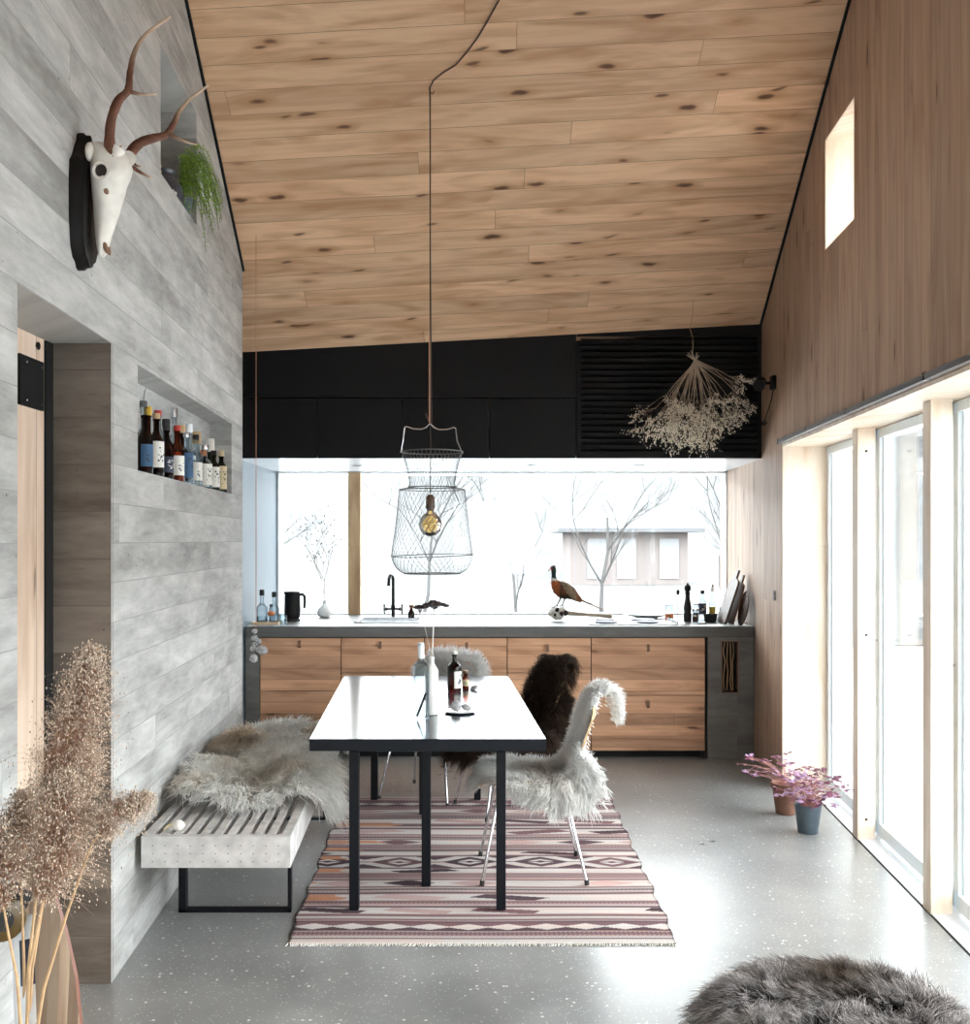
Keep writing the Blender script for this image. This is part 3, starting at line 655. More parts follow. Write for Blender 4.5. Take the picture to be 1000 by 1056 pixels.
# ------------------------------------------------------------------ fibres (wool, plumes): one mesh per thing
def fibres(roots, dirs, lens, rad, rootcol, tipcol, m=6, spread=.02, grav=.4, curl=.15, wob=1.0, conv=.6, seg=3, rs=None, fuzz=.25, tipw=1.0):
    """clumps of tapering three-sided fibres; roots (K,3), dirs (K,3), lens (K,), colours (K,3) -> verts, faces, cols"""
    rs = rs or np.random.RandomState(3)
    K = len(roots); N = K*m
    ci = np.repeat(np.arange(K), m)
    d = dirs[ci] + rs.normal(0, fuzz, (N,3)); d /= np.linalg.norm(d, axis=1, keepdims=True)+1e-9
    off = rs.normal(0, spread, (N,3)); off -= dirs[ci]*np.sum(off*dirs[ci], axis=1, keepdims=True)
    p0 = roots[ci]+off; Ln = (lens[ci]*rs.uniform(.75, 1.15, N))[:,None]
    ph = rs.uniform(0, 2*PI, K)[ci][:,None]; side = np.cross(d, rs.normal(0,1,(K,3))[ci]); side /= np.linalg.norm(side, axis=1, keepdims=True)+1e-9
    ts = np.linspace(0, 1, seg+1); pts = []
    for t in ts:
        c = p0 + Ln*(t*d + np.array([0,0,-1.])*grav*t*t*.5) + side*np.sin(ph+t*5*wob)*Ln*curl*t
        c = c - off*conv*t
        pts.append(c)
    pts = np.stack(pts, 1)                        # N, seg+1, 3
    ax = np.cross(d, np.array([.3,.5,.8])); ax /= np.linalg.norm(ax, axis=1, keepdims=True)+1e-9; bx = np.cross(d, ax)
    V = []; 
    for k in range(seg):
        r = rad*(1-.75*ts[k]/1.0)
        for q in range(3):
            a = 2*PI*q/3; V.append(pts[:,k]+r*(ax*math.cos(a)+bx*math.sin(a)))
    V.append(pts[:,seg]); V = np.stack(V, 1)      # N, 3*seg+1, 3
    nv = 3*seg+1; base = (np.arange(N)*nv)[:,None]
    F4 = []
    for k in range(seg-1):
        for q in range(3): F4.append(np.array([k*3+q, k*3+(q+1)%3, (k+1)*3+(q+1)%3, (k+1)*3+q]))
    F4 = (base[:,None,:]+np.array(F4)[None]).reshape(-1,4) if F4 else np.zeros((0,4), int)
    F3 = np.array([[(seg-1)*3+q, (seg-1)*3+(q+1)%3, nv-1] for q in range(3)]); F3 = (base[:,None,:]+F3[None]).reshape(-1,3)
    tt = np.concatenate([np.repeat(ts[:seg], 3), [1.0]])[None,:,None]
    j = rs.uniform(.88, 1.08, (N,1,1))
    tt = tt**tipw; C = (rootcol[ci][:,None,:]*(1-tt)+tipcol[ci][:,None,:]*tt)*j
    C = np.concatenate([np.clip(C, 0, .985), np.ones((N, nv, 1))], 2)
    return V.reshape(-1,3), F4, F3, C.reshape(-1,4)
def fast_mesh(name, sets, mats, parent=None, loc=(0,0,0), idx=None):
    """sets: list of (V, F4, F3, C)"""
    V = np.concatenate([s[0] for s in sets]); C = np.concatenate([s[3] for s in sets])
    o = 0; loops, starts, tot, mi = [], [], [], []; pos = 0
    for n_, s in enumerate(sets):
        for Fk, k in ((s[1], 4), (s[2], 3)):
            if len(Fk):
                loops.append((Fk+o).ravel()); starts.append(pos+np.arange(len(Fk))*k); tot.append(np.full(len(Fk), k)); mi.append(np.full(len(Fk), idx[n_] if idx else 0)); pos += len(Fk)*k
        o += len(s[0])
    loops = np.concatenate(loops).astype(np.int32); starts = np.concatenate(starts).astype(np.int32); mi = np.concatenate(mi).astype(np.int32)
    me = bpy.data.meshes.new(name); me.vertices.add(len(V)); me.vertices.foreach_set('co', (V-np.array(loc)).astype(np.float32).ravel())
    me.loops.add(len(loops)); me.loops.foreach_set('vertex_index', loops); me.polygons.add(len(starts)); me.polygons.foreach_set('loop_start', starts)
    for m in mats: me.materials.append(m)
    me.polygons.foreach_set('material_index', mi); me.polygons.foreach_set('use_smooth', np.ones(len(starts), bool))
    a = me.color_attributes.new('Col', 'FLOAT_COLOR', 'POINT'); a.data.foreach_set('color', C.astype(np.float32).ravel())
    me.update(calc_edges=True); me.validate()
    ob = bpy.data.objects.new(name, me); COL.objects.link(ob); ob.location = loc if parent is None else (0,0,0)
    if parent is not None: ob.parent = parent
    return ob
def vnoise(p, seed=0, sc=1.0):
    """cheap smooth noise, p (N,3)"""
    r = np.random.RandomState(seed); out = np.zeros(len(p))
    for k in range(6):
        f = r.normal(0, 1, 3)*sc*(1+k*.6); out += np.sin(p@f*2+r.uniform(0, 6.3))/(1+k*.5)
    return out/2.2
def grid_surface(S, us, vs_, flip=False):
    """S maps arrays u,v -> (N,3); returns points, normals, faces"""
    U, Vv = np.meshgrid(us, vs_, indexing='ij'); u = U.ravel(); v = Vv.ravel(); e = 1e-3
    p = S(u, v); pu = S(u+e, v)-S(u-e, v); pv = S(u, v+e)-S(u, v-e)
    n = np.cross(pu, pv); n /= np.linalg.norm(n, axis=1, keepdims=True)+1e-12
    if flip: n = -n
    a, b = len(us), len(vs_)
    i, j = np.meshgrid(np.arange(a-1), np.arange(b-1), indexing='ij'); i = i.ravel(); j = j.ravel()
    f = np.stack([i*b+j, (i+1)*b+j, (i+1)*b+j+1, i*b+j+1], 1)
    return p, n, f
def sheepskin(name, label, S, shape, colf, K=2200, length=.06, rad=.0016, lay=None, m=7, grav=.5, curl=.18, thick=.008, seed=1, flip=False, loc=(0,0,0), spread=.012, conv=.7, fuzz=.25, lift=.75, rootdark=1.0, group=None, wob=1.0, tipw=1.0):
    """S(u,v) in metres; shape(theta)->radius factors in (u,v); an irregular pelt with a hide and wool"""
    rs = np.random.RandomState(seed)
    def Sp(r, th):
        ru, rv = shape(th); return S(r*ru*np.cos(th), r*rv*np.sin(th))
    rr_ = np.linspace(0.02, 1, 16); tt_ = np.linspace(0, 2*PI, 61)
    e = 1e-3
    def SN(u, v):
        p = S(u, v); n = np.cross(S(u+e, v)-S(u-e, v), S(u, v+e)-S(u, v-e)); n /= np.linalg.norm(n, axis=1, keepdims=True)+1e-12
        return p, (-n if flip else n)
    RR, TT = np.meshgrid(rr_, tt_, indexing='ij'); r = RR.ravel(); th = TT.ravel(); ru, rv = shape(th)
    u = r*ru*np.cos(th); v = r*rv*np.sin(th); p, n = SN(u, v)
    a, b = len(rr_), len(tt_); i, j = np.meshgrid(np.arange(a-1), np.arange(b-1), indexing='ij'); i = i.ravel(); j = j.ravel()
    f = np.stack([i*b+j, (i+1)*b+j, (i+1)*b+j+1, i*b+j+1], 1); nb = len(p)
    rim = np.array([[(a-1)*b+q, (a-1)*b+q+1, nb+(a-1)*b+q+1, nb+(a-1)*b+q] for q in range(b-1)])
    hv = np.concatenate([p, p-n*thick]); hf = np.concatenate([f, f[:, ::-1]+nb, rim])
    hc = np.concatenate([colf(u, v)[0]*.8]*2); hc = np.concatenate([hc, np.ones((len(hc),1))], 1)
    r = np.sqrt(rs.uniform(0, 1, K)); th = rs.uniform(0, 2*PI, K); ru, rv = shape(th)
    u = r*ru*np.cos(th); v = r*rv*np.sin(th); p, n = SN(u, v)
    pe = SN(u*1.01+1e-4, v*1.01)[0]; outw = pe-p; outw /= np.linalg.norm(outw, axis=1, keepdims=True)+1e-9
    q = np.stack([vnoise(p, seed+5, 7), vnoise(p, seed+6, 7), vnoise(p, seed+7, 7)], 1); q -= n*np.sum(q*n, axis=1, keepdims=True)
    d = n*lift + q*.55 + outw*(.15+.9*r[:,None]**3)
    if lay is not None: d = d+np.array(lay)[None]
    d /= np.linalg.norm(d, axis=1, keepdims=True)
    rc, tc = colf(u, v); ln = length*rs.uniform(.7, 1.25, K)*(1-.25*(r>.97))
    F_ = fibres(p+n*.001, d, ln, rad, rc*rootdark, tc, m=m, spread=spread, grav=grav, curl=curl, conv=conv, rs=rs, fuzz=fuzz, wob=wob, tipw=tipw)
    o = fast_mesh(name, [(hv, hf, np.zeros((0,3), int), hc), F_], [M['skin'], M['hair']], loc=loc, idx=[0, 1])
    return tag(o, label, 'sheepskin', group)
def lobes(ru, rv, seed, amp=.10, asym=0):
    r = np.random.RandomState(seed); c = [(k, r.uniform(0, 6.3), amp/(1+.35*k)) for k in range(2, 8)]
    def f(th):
        q = np.ones_like(th)
        for k, p, a in c: q = q+a*np.sin(k*th+p)
        return ru*q, rv*q
    return f
def arr(*c): return np.array(c, dtype=float)

# ------------------------------------------------------------------ rug
RX0, RX1, RXB0, RXB1, RY0, RY1 = -.758, .738, -.845, .753, 4.089, 6.41
PINK, CREAM, DARK, MAUVE, ORNG = arr(.47,.33,.315), arr(.60,.545,.52), arr(.075,.05,.06), arr(.19,.11,.12), arr(.58,.27,.16)
def rug():
    nu, nv = 330, 430
    u = np.linspace(0, 1, nu); v = np.linspace(0, 1, nv); U, V = np.meshgrid(u, v, indexing='ij')
    xl = RX0+(RXB0-RX0)*V; xr = RX1+(RXB1-RX1)*V; wob = .006*np.sin(V*37)+.004*np.sin(V*81+1)
    X = xl+(xr-xl)*U+wob*np.where(U < .5, 1, -1)*np.abs(2*U-1)**8; Y = RY0+(RY1-RY0)*V
    Z = .0075+.0018*np.sin(U*9+V*5)*np.sin(V*17)
    C = np.zeros((nu, nv, 3)); m = V*2.32; x = U*1.5
    C[:] = PINK
    def band(a, b, col): k = (m >= a) & (m < b); C[k] = col; return k
    rr = np.random.RandomState(4)
    # layout: fringe strip, wave border, then bands of motifs between striped bands, mirrored
    band(0, .035, CREAM)
    y = .035; bands = []
    def stripes(a, b):
        k = (m >= a) & (m < b); ph = ((m-a)/.0125).astype(int)
        pal = [MAUVE, PINK*.9, DARK*1.6, PINK, MAUVE*1.3, CREAM*.8]
        sel = rr.randint(0, 6, 40)
        for i in range(6): C[k & (np.take(sel, np.clip(ph, 0, 39)) == i)] = pal[i]
        # stitches: dotted rows
        st = k & (ph % 2 == 1) & (((x*110).astype(int)) % 2 == 0); C[st] = C[st]*.55+CREAM*.3
    def waves(a, b):
        k = (m >= a) & (m < b); h = (b-a)/2; mid = (a+b)/2; C[k] = PINK
        t = np.abs(((x/.155) % 1)-.5)*2
        C[k & (np.abs(m-mid) < h*(1-t)*.62+.004)] = CREAM
        C[k & (m < mid) & (np.abs(m-mid) >= h*(1-t)*.62+.004)] = DARK*1.2
        C[k & (m > mid) & (m-mid >= h*(1-t)*.62+.004)] = MAUVE
    def diamonds(a, b, per, off, cols, dense=False, slant=0):
        k = (m >= a) & (m < b); h = (b-a)/2; mid = (a+b)/2
        C[k] = CREAM*.97
        xs_ = x+off+slant*(m-mid); idx_ = np.floor(xs_/per).astype(int); t = np.abs((xs_/per % 1)-.5)*2; yy = np.abs(m-mid)/h
        ins = k & (t+yy < .82); rnd = rr.rand(200)
        for i in range(idx_.max()+2):
            c = cols[i % len(cols)]
            if c is None: continue
            C[ins & (idx_ == i)] = c
            if dense: C[k & (idx_ == i) & (t+yy < .42)] = CREAM; C[k & (idx_ == i) & (t+yy < .2)] = c
        if dense: C[k & (t+yy > 1.35)] = DARK*1.3
    stripes(.035, .12); waves(.12, .215); stripes(.215, .26); band(.26, .285, CREAM*.85)
    diamonds(.30, .40, .36, .05, [DARK*1.2, PINK, MAUVE, CREAM, DARK, PINK*1.1], slant=2.6); stripes(.285, .30); stripes(.40, .46)
    diamonds(.46, .57, .42, .18, [CREAM*.8, PINK*1.15, DARK*1.2, CREAM, PINK], slant=2.0)
    stripes(.57, .65); diamonds(.65, .76, .29, .0, [PINK*1.1, DARK*1.2, PINK, CREAM*.9, PINK*1.2]); stripes(.76, .84)
    diamonds(.84, .93, .40, .1, [CREAM*.9, DARK, CREAM], slant=-2.5)
    diamonds(.93, 1.12, .33, .12, [DARK, MAUVE*.8, DARK, DARK*1.4, MAUVE], dense=True); band(1.02, 1.03, DARK)
    diamonds(1.12, 1.21, .40, .3, [DARK, CREAM, CREAM*.9], slant=2.5)
    stripes(1.21, 1.30); diamonds(1.30, 1.41, .30, .1, [PINK, MAUVE, CREAM, PINK*1.1, DARK*1.5]); stripes(1.41, 1.49)
    diamonds(1.49, 1.61, .42, .0, [PINK*1.1, CREAM, MAUVE, DARK, CREAM*.9], slant=-2.0); stripes(1.61, 1.70)
    diamonds(1.70, 1.82, .34, .2, [MAUVE, CREAM, PINK, DARK*1.2], slant=2.2); stripes(1.82, 1.93); diamonds(1.93, 2.03, .3, 0, [PINK, CREAM, MAUVE]); stripes(2.03, 2.10)
    waves(2.10, 2.19); stripes(2.19, 2.29); band(2.29, 2.4, CREAM)
    # orange warp on the left side, and blocks tinted slightly warmer
    for (a, b, w_) in ((.47,.56,.10), (.86,.94,.09), (1.06,1.12,.08), (1.2,1.25,.12), (.7,.75,.0), (1.66,1.74,.22), (1.34,1.38,.18)):
        k = (m > a) & (m < b) & (U > .004) & (U < w_+.02*np.sin(m*90)); C[k] = ORNG
    k = (((m/.05).astype(int)+(x/.6).astype(int)) % 4 == 0); C[k] = C[k]*np.array([1.05,.98,.95])
    for (a, b) in ((.30,.40),(.46,.57),(.65,.76),(.84,.93),(1.12,1.21),(1.30,1.41),(1.49,1.61),(1.70,1.82),(1.93,2.03)):
        for (c_, d_, cl) in ((a-.006, a+.006, MAUVE), (a+.006, a+.016, PINK*.8), (b-.016, b-.006, PINK*.8), (b-.006, b+.006, DARK*1.4)):
            k = (m >= c_) & (m < d_); C[k] = cl
    rowt = 1-.16*((m/.0085).astype(int) % 2); C *= rowt[..., None]
    C *= (1+.10*rr.rand(nu, nv)[..., None]-.05)
    edge = (U < .006) | (U > .994); C[edge] = C[edge]*.5
    b = nv; i, j = np.meshgrid(np.arange(nu-1), np.arange(nv-1), indexing='ij'); i = i.ravel(); j = j.ravel()
    f = np.stack([i*b+j, (i+1)*b+j, (i+1)*b+j+1, i*b+j+1], 1)
    top = np.stack([X, Y, Z], -1).reshape(-1, 3)
    # rim down to the floor
    ring = [(q, 0) for q in range(nu)]+[(nu-1, q) for q in range(1, nv)]+[(q, nv-1) for q in range(nu-2, -1, -1)]+[(0, q) for q in range(nv-2, 0, -1)]
    ri = np.array([q*b+r_ for q, r_ in ring]); low = top[ri].copy(); low[:, 2] = .0005; n0 = len(top); L_ = len(ri)
    rim = np.array([[ri[q], n0+q, n0+(q+1) % L_, ri[(q+1) % L_]] for q in range(L_)])
    Cc = np.concatenate([C.reshape(-1, 3), C.reshape(-1, 3)[ri]*.6]); Cc = np.concatenate([Cc, np.ones((len(Cc), 1))], 1)
    o = fast_mesh('kilim_rug', [(np.concatenate([top, low]), np.concatenate([f, rim]), np.zeros((0,3), int), Cc)], [M['rugm']], loc=(0, RY0, 0))
    return o
M['rugm'] = attr_mat('woven_wool_kilim', .95, .1, noise=.25, nscale=260)
t = rug(); tag(t, 'flat woven kilim rug with pink, cream and dark diamond bands under the table', 'rug')
mb = MB()
for k in range(190):
    x = RX0+(RX1-RX0)*(k+.5)/190; mb.tube([(x, RY0+.002, .005), (x+R.uniform(-.004,.004), RY0-.012, .003), (x+R.uniform(-.008,.008), RY0-.022, .002)], .0018, 4)
o = make('fringe', mb, M['paper'], t, loc=None, world=True); o['kind'] = 'stuff'

# ------------------------------------------------------------------ dining table
TB = [(-.7196,4.373),(.2505,4.373),(.1396,6.40),(-.8436,6.40)]
t = thing('dining_table', (-.29, 5.38, 0), 'long black dining table with a dark glossy top and slim square legs', 'table')
def slab(c, z0, z1, ins=0):
    cx_, cy_ = sum(p[0] for p in c)/4, sum(p[1] for p in c)/4
    q = [(x+(ins if x < cx_ else -ins), y+(ins if y < cy_ else -ins)) for x, y in c]
    return [(x, y, z0) for x, y in q]+[(x, y, z1) for x, y in q]
mb = MB(); mb.hexa(slab(TB, .685, .7335)); make('table_edge', mb, M['tedge'], t, world=True)
mb = MB(); mb.hexa(slab(TB, .7336, .735, .001)); make('tabletop', mb, M['tabletop'], t, world=True)
LZ = .0098
legs = [(-.545,4.455),(.0666,4.455),(-.262,4.76),(-.349,6.00),(-.657,6.34),(-.045,6.34)]
for x, y in legs:
    mb = MB(); mb.box(x-.02,x+.02,y-.02,y+.02,.0098,.672,.003); make('leg', mb, M['blacksteel'], t, world=True)
for tri in ((0,1,2),(4,5,3)):
    mb = MB(); a, b_, c = [legs[i] for i in tri]
    mb.tube([(a[0],a[1],.678),(b_[0],b_[1],.678)], .012, 6); m_ = ((a[0]+b_[0])/2, a[1], .678); mb.tube([m_, (c[0],c[1],.678)], .012, 6); make('trestle_bar', mb, M['blacksteel'], t, world=True)

# ------------------------------------------------------------------ chairs and their sheepskins
def chair_curve(s):
    """profile of seat and back; s = arc length from the front edge; returns forward x, z, angle of travel"""
    key = np.array([(.235,.425),(.215,.446),(.12,.452),(0,.446),(-.10,.440),(-.155,.448),(-.19,.475),(-.212,.53),(-.235,.61),(-.262,.69),(-.285,.755),(-.293,.78)])
    d = np.concatenate([[0], np.cumsum(np.linalg.norm(np.diff(key, axis=0), axis=1))])
    return np.interp(s, d, key[:,0]), np.interp(s, d, key[:,1]), d[-1]
CL = float(chair_curve(0)[2])
def curve_smooth(s):
    h = .02; xs_, zs_ = 0, 0
    for k in (-1.5,-.75,0,.75,1.5):
        q = np.asarray(s)+k*h; a, b, _ = chair_curve(np.clip(q, 0, CL))
        # carry straight on past both ends
        lo = np.minimum(q, 0); hi = np.maximum(q-CL, 0)
        xs_ = xs_+a-lo*.45-hi*.27; zs_ = zs_+b+lo*.9+hi*.96
    return xs_/5, zs_/5
def width_at(s):
    return np.interp(s, [0,.03,.12,.30,.40,.47,.58,.72,CL], [.17,.20,.225,.215,.13,.10,.19,.205,.13])
def make_chair(loc, rz, label):
    t = thing('dining_chair', loc, label, 'chair', rz, 'plywood shell chairs around the table')
    ns_, nv_ = 44, 17; s = np.linspace(0, CL, ns_); V = []
    for k, si in enumerate(s):
        x, z = curve_smooth(si); x2, z2 = curve_smooth(si+.004); tx, tz = x2-x, z2-z; l = math.hypot(tx, tz); nx, nz = tz/l, -tx/l   # normal towards the sitter
        w_ = float(width_at(si))
        for j in range(nv_):
            q = -1+2*j/(nv_-1); cup = .018*q*q; V.append((x+nx*cup, q*w_, z+nz*cup, nx, nz))
    mb = MB(); vs_ = [(a,b,c) for a,b,c,_,_ in V]+[(a-nx*.010,b,c-nz*.010) for a,b,c,nx,nz in V]; fs = []; n0 = len(V)
    for i in range(ns_-1):
        for j in range(nv_-1):
            a = i*nv_+j; fs.append((a,a+nv_,a+nv_+1,a+1)); fs.append((n0+a,n0+a+1,n0+a+nv_+1,n0+a+nv_))
    for i in range(ns_-1):
        a = i*nv_; fs.append((a,n0+a,n0+a+nv_,a+nv_)); a = i*nv_+nv_-1; fs.append((a,a+nv_,n0+a+nv_,n0+a))
    for j in range(nv_-1):
        fs.append((j,j+1,n0+j+1,n0+j)); a = (ns_-1)*nv_+j; fs.append((a,n0+a,n0+a+1,a+1))
    mb.add(vs_, fs); make('shell', mb, M['ply'], t, smooth=True)
    for sx, sy in ((1,1),(1,-1),(-1,1),(-1,-1)):
        fx, fy = (.232 if sx > 0 else -.235), .225
        kx, ky = .145*sx if sx > 0 else -.135, .155
        mb = MB(); mb.tube([(fx, sy*fy, .012), (kx+.012*sx, sy*(ky+.008), .385), (kx, sy*ky, .412), (kx-.03*sx, sy*(ky-.03), .422), (.03*sx, sy*.03, .424)], .0075, 10)
        lg = make('leg', mb, M['chrome'], t, smooth=True)
        mb = MB(); mb.tube([(fx+.001*sx, sy*(fy+.0005), 0), (fx-.001*sx, sy*(fy-.001), .022)], [.011,.0105], 10); make('foot_cap', mb, M['rubber'], lg, smooth=True)
    mb = MB(); mb.lathe([(.07,.420),(.075,.425),(.075,.434),(.06,.438)], 20); make('hub', mb, M['rubber'], t, smooth=True)
    return t
def chair_skin(name, label, loc, rz, colf, s0, s1, wid, seed, backw=.15, backg=1.0, length=.055, K=2600, droop=1.0, tail=.10, group='sheepskins over the chairs', lay=None, rad=.0016, grav=.5, curlb=0.0, vs0=0, tails=None, bulge=0, **kw):
    """pelt following a chair: u runs from seat front up the back and over its top"""
    c, s = math.cos(rz), math.sin(rz)
    def S(u, v):
        sv = u+(s0+s1)/2; e = .003; v = v*np.interp(sv, [.44,.57,CL,CL+.15], [1,backg,backg*.9,backg])
        over = np.maximum(sv-(CL+.03), 0); sc = np.minimum(sv, CL+.03)
        x, z = curve_smooth(sc); x2, z2 = curve_smooth(sc+e); tx, tz = x2-x, z2-z; l = np.hypot(tx, tz); tx, tz = tx/l, tz/l
        nx, nz = tz, -tx
        # past the top: roll over backwards on a small radius, then hang
        rad_ = .032; ang = np.minimum(over/rad_, PI*.85); ext = np.maximum(over-rad_*PI*.85, 0)
        ca, sa = np.cos(ang), np.sin(ang)
        x = x + rad_*(-(1-ca))*nx + rad_*sa*tx; z = z + rad_*(-(1-ca))*nz + rad_*sa*tz
        tx_, tz_ = tx*ca-nx*sa, tz*ca-nz*sa; nx_, nz_ = nx*ca+tx*sa, nz*ca+tz*sa
        x = x+tx_*ext; z = z+tz_*ext
        w_ = width_at(np.clip(sc, 0, CL))+.006; w_ = np.where(sc < .40, np.maximum(w_, .19), np.maximum(w_, backw))
        vv = v+vs0; av = np.abs(vv); sg = np.sign(vv); flat = np.minimum(av, w_); ex = np.maximum(av-w_, 0)
        R2 = .035; a2 = np.minimum(ex/R2, PI*.47); dn = R2*(1-np.cos(a2)) + np.maximum(ex-R2*PI*.47, 0)*.97; ot = R2*np.sin(a2)+np.maximum(ex-R2*PI*.47, 0)*.08
        lf = .012+.010*np.sin(u*21+seed)*np.cos(v*17+seed)+bulge*np.exp(-((sv-.42)/.1)**2)
        px = x+nx_*(lf-dn*1); pz = z+nz_*(lf-dn*1); py = sg*(flat+ot)
        return np.stack([loc[0]+c*px-s*py, loc[1]+s*px+c*py, loc[2]+pz], 1)
    sh = lobes((s1-s0)/2, wid, seed, .06)
    return sheepskin(name, label, S, sh, colf, K=K, length=length, rad=rad, grav=grav, seed=seed, loc=(loc[0], loc[1], .3), lay=lay, group=group, flip=True, **kw)
def cols_white(patches, base=(.975,.965,.945), patch=(.42,.30,.19)):
    b, p_ = arr(*base), arr(*patch)
    def f(u, v):
        k = np.zeros(len(u))
        for (cu, cv, r, a) in patches: k = np.maximum(k, a*np.exp(-(((u-cu)**2+(v-cv)**2)/r**2)))
        rc = b[None]*(1-k[:,None])+p_[None]*k[:,None]; k2 = k*.45
        return rc, b[None]*(1-k2[:,None])+p_[None]*k2[:,None]
    return f
# foreground chair, white fleece; it faces the table
CW = (.215, 4.985, .0100); RZW = PI+.02
make_chair(CW, RZW, 'bent plywood chair under the white sheepskin, nearest on the right of the table')
chair_skin('sheepskin_throw', 'white curly sheepskin with a brown patch over the nearest chair on the right', CW, RZW, cols_white([(-.17,.08,.14,1.0),(-.44,.26,.10,.9)], patch=(.30,.20,.12)), -.05, CL+.19, .37, 21, backg=.47, length=.055, K=3600, m=5, rad=.0025, fuzz=.16, lift=.6, grav=.45)
# dark fleece chair behind it
def cols_dark(u, v):
    n = np.random.RandomState(5).uniform(.6, 1.3, (len(u),1)); return arr(.035,.022,.016)[None]*n, arr(.11,.065,.045)[None]*n
CDk = (.13, 6.13, .0100); RZD = PI+.42
make_chair(CDk, RZD, 'bent plywood chair under the dark brown sheepskin, beyond the white one')
chair_skin('sheepskin_throw', 'dark brown shaggy sheepskin over the farther chair on the right', CDk, RZD, cols_dark, -.14, CL+.17, .38, 33, backg=.8, length=.07, K=3000, m=7, grav=1.0, lift=.45)
# chair at the far end of the table
CF = (-.335, 6.50, .0); RZF = math.atan2(-.92, -.39)
make_chair(CF, RZF, 'bent plywood chair at the far end of the table, in front of the oak cabinets')
chair_skin('sheepskin_throw', 'white sheepskin over the chair at the far end of the table', CF, RZF, cols_white([(.2,.0,.10,.35),(.2,.2,.06,.5)], base=(.90,.89,.88), patch=(.5,.46,.42)), -.02, CL+.12, .36, 44, backw=.20, length=.045, K=2600, m=6, grav=.3)

# ------------------------------------------------------------------ bench with its two fleeces
bx = lambda y: -.7356-.052*(y-4.03)
BL, BY0, BY1, BZ0, BZ1 = .563, 4.03, 6.35, .312, .43
t = thing('slatted_bench', (-1.05, 5.2, 0), 'low whitewashed slatted bench on black steel frames along the concrete wall', 'bench')
def bbox(mb, ya, yb, u0, u1, z0, z1):
    mb.hexa([(bx(ya)-u0,ya,z0),(bx(yb)-u0,yb,z0),(bx(yb)-u1,yb,z0),(bx(ya)-u1,ya,z0),(bx(ya)-u0,ya,z1),(bx(yb)-u0,yb,z1),(bx(yb)-u1,yb,z1),(bx(ya)-u1,ya,z1)])
for (a, b_, u0, u1, nm) in ((BY0,BY0+.035,0,BL,'front_rail'),(BY1-.035,BY1,0,BL,'end_rail'),(BY0+.035,BY1-.035,0,.035,'side_rail'),(BY0+.035,BY1-.035,BL-.035,BL,'side_rail')):
    mb = MB(); bbox(mb, a, b_, u0, u1, BZ0, BZ1); o = make(nm, mb, M['benchwood'], t, world=True)
    if nm == 'front_rail':
        mb = MB()
        for i in range(11):
            for zz in (.335,.365,.395): 
                x = bx(BY0)-.045-i*.0475; mb.tube([(x,BY0+.002,zz),(x,BY0-.001,zz)], .0022, 6)
        make('nail_heads', mb, M['rubber'], o, world=True)['kind'] = 'stuff'
for i in range(9):
    u0 = .064+i*.0515; mb = MB(); bbox(mb, BY0+.035, BY1-.035, u0, u0+.029, .398, .426); make('slat', mb, M['benchwood'], t, world=True)
for ya in (4.95, 5.6):
    mb = MB(); bbox(mb, ya, ya+.05, .035, BL-.035, .345, .397); make('crosspiece', mb, M['benchwood'], t, world=True)
for ya in (4.46, 5.93):
    mb = MB(); a, b_ = .05, BL-.045
    bbox(mb, ya-.022, ya+.022, a, a+.014, 0, BZ0); bbox(mb, ya-.022, ya+.022, b_-.03, b_, 0, BZ0)
    bbox(mb, ya-.022, ya+.022, a, b_, 0, .012); bbox(mb, ya-.022, ya+.022, a, b_, BZ0-.012, BZ0)
    make('leg_frame', mb, M['blacksteel'], t, world=True)
def bench_S(cx_, cy_, rot, seed, puff=.05, edge=True):
    c, s = math.cos(rot), math.sin(rot)
    def S(u, v):
        x = cx_+c*u-s*v; y = cy_+s*u+c*v
        z = .452+puff*(.6+.5*vnoise(np.stack([u*6,v*6,u*0],1), seed, .45)+.35*vnoise(np.stack([u*14,v*14,u*0],1), seed+1, .5))
        # rises against the wall, drops over the front edge of the bench
        wl = -1.0639-.0649*y+.06; up = np.maximum(wl-x, 0); x = np.maximum(x, wl); z = z+up*.9
        e = -.7356-.052*(y-4.03)+.012; ex = np.maximum(x-e, 0); R_ = .05; a = np.minimum(ex/R_, PI*.45)
        x = np.minimum(x, e)+R_*np.sin(a)+np.maximum(ex-R_*PI*.45, 0)*.12; z = z-R_*(1-np.cos(a))-np.maximum(ex-R_*PI*.45, 0)*.97
        return np.stack([x, y, z], 1)
    return S
sheepskin('sheepskin_throw', 'long-haired cream sheepskin spilling over the front edge of the bench', bench_S(-.985, 4.80, .12, 3, .07), lobes(.365, .42, 9, .10),
          cols_white([(.05,-.05,.16,.7),(-.15,.22,.14,.8),(.25,.12,.1,.5),(-.30,-.20,.1,.5)], base=(.975,.955,.92), patch=(.82,.72,.60)), K=2300, m=6, length=.105, rad=.0027, fuzz=.14, grav=.9, curl=.2, lift=.55, seed=2, group='sheepskins on the bench', loc=(-1,4.8,.43), lay=(.15,-.3,0))
sheepskin('sheepskin_throw', 'cream sheepskin with a tan patch at the far end of the bench', bench_S(-1.085, 5.60, -.1, 6, .09), lobes(.30, .44, 19, .07),
          cols_white([(-.16,-.22,.16,1.0),(.18,.0,.1,.5)], base=(.975,.96,.93), patch=(.58,.42,.24)), K=2000, m=6, length=.09, rad=.0027, fuzz=.14, grav=.7, curl=.2, lift=.6, seed=4, group='sheepskins on the bench', loc=(-1.1,5.55,.43), lay=(0,-.2,0))
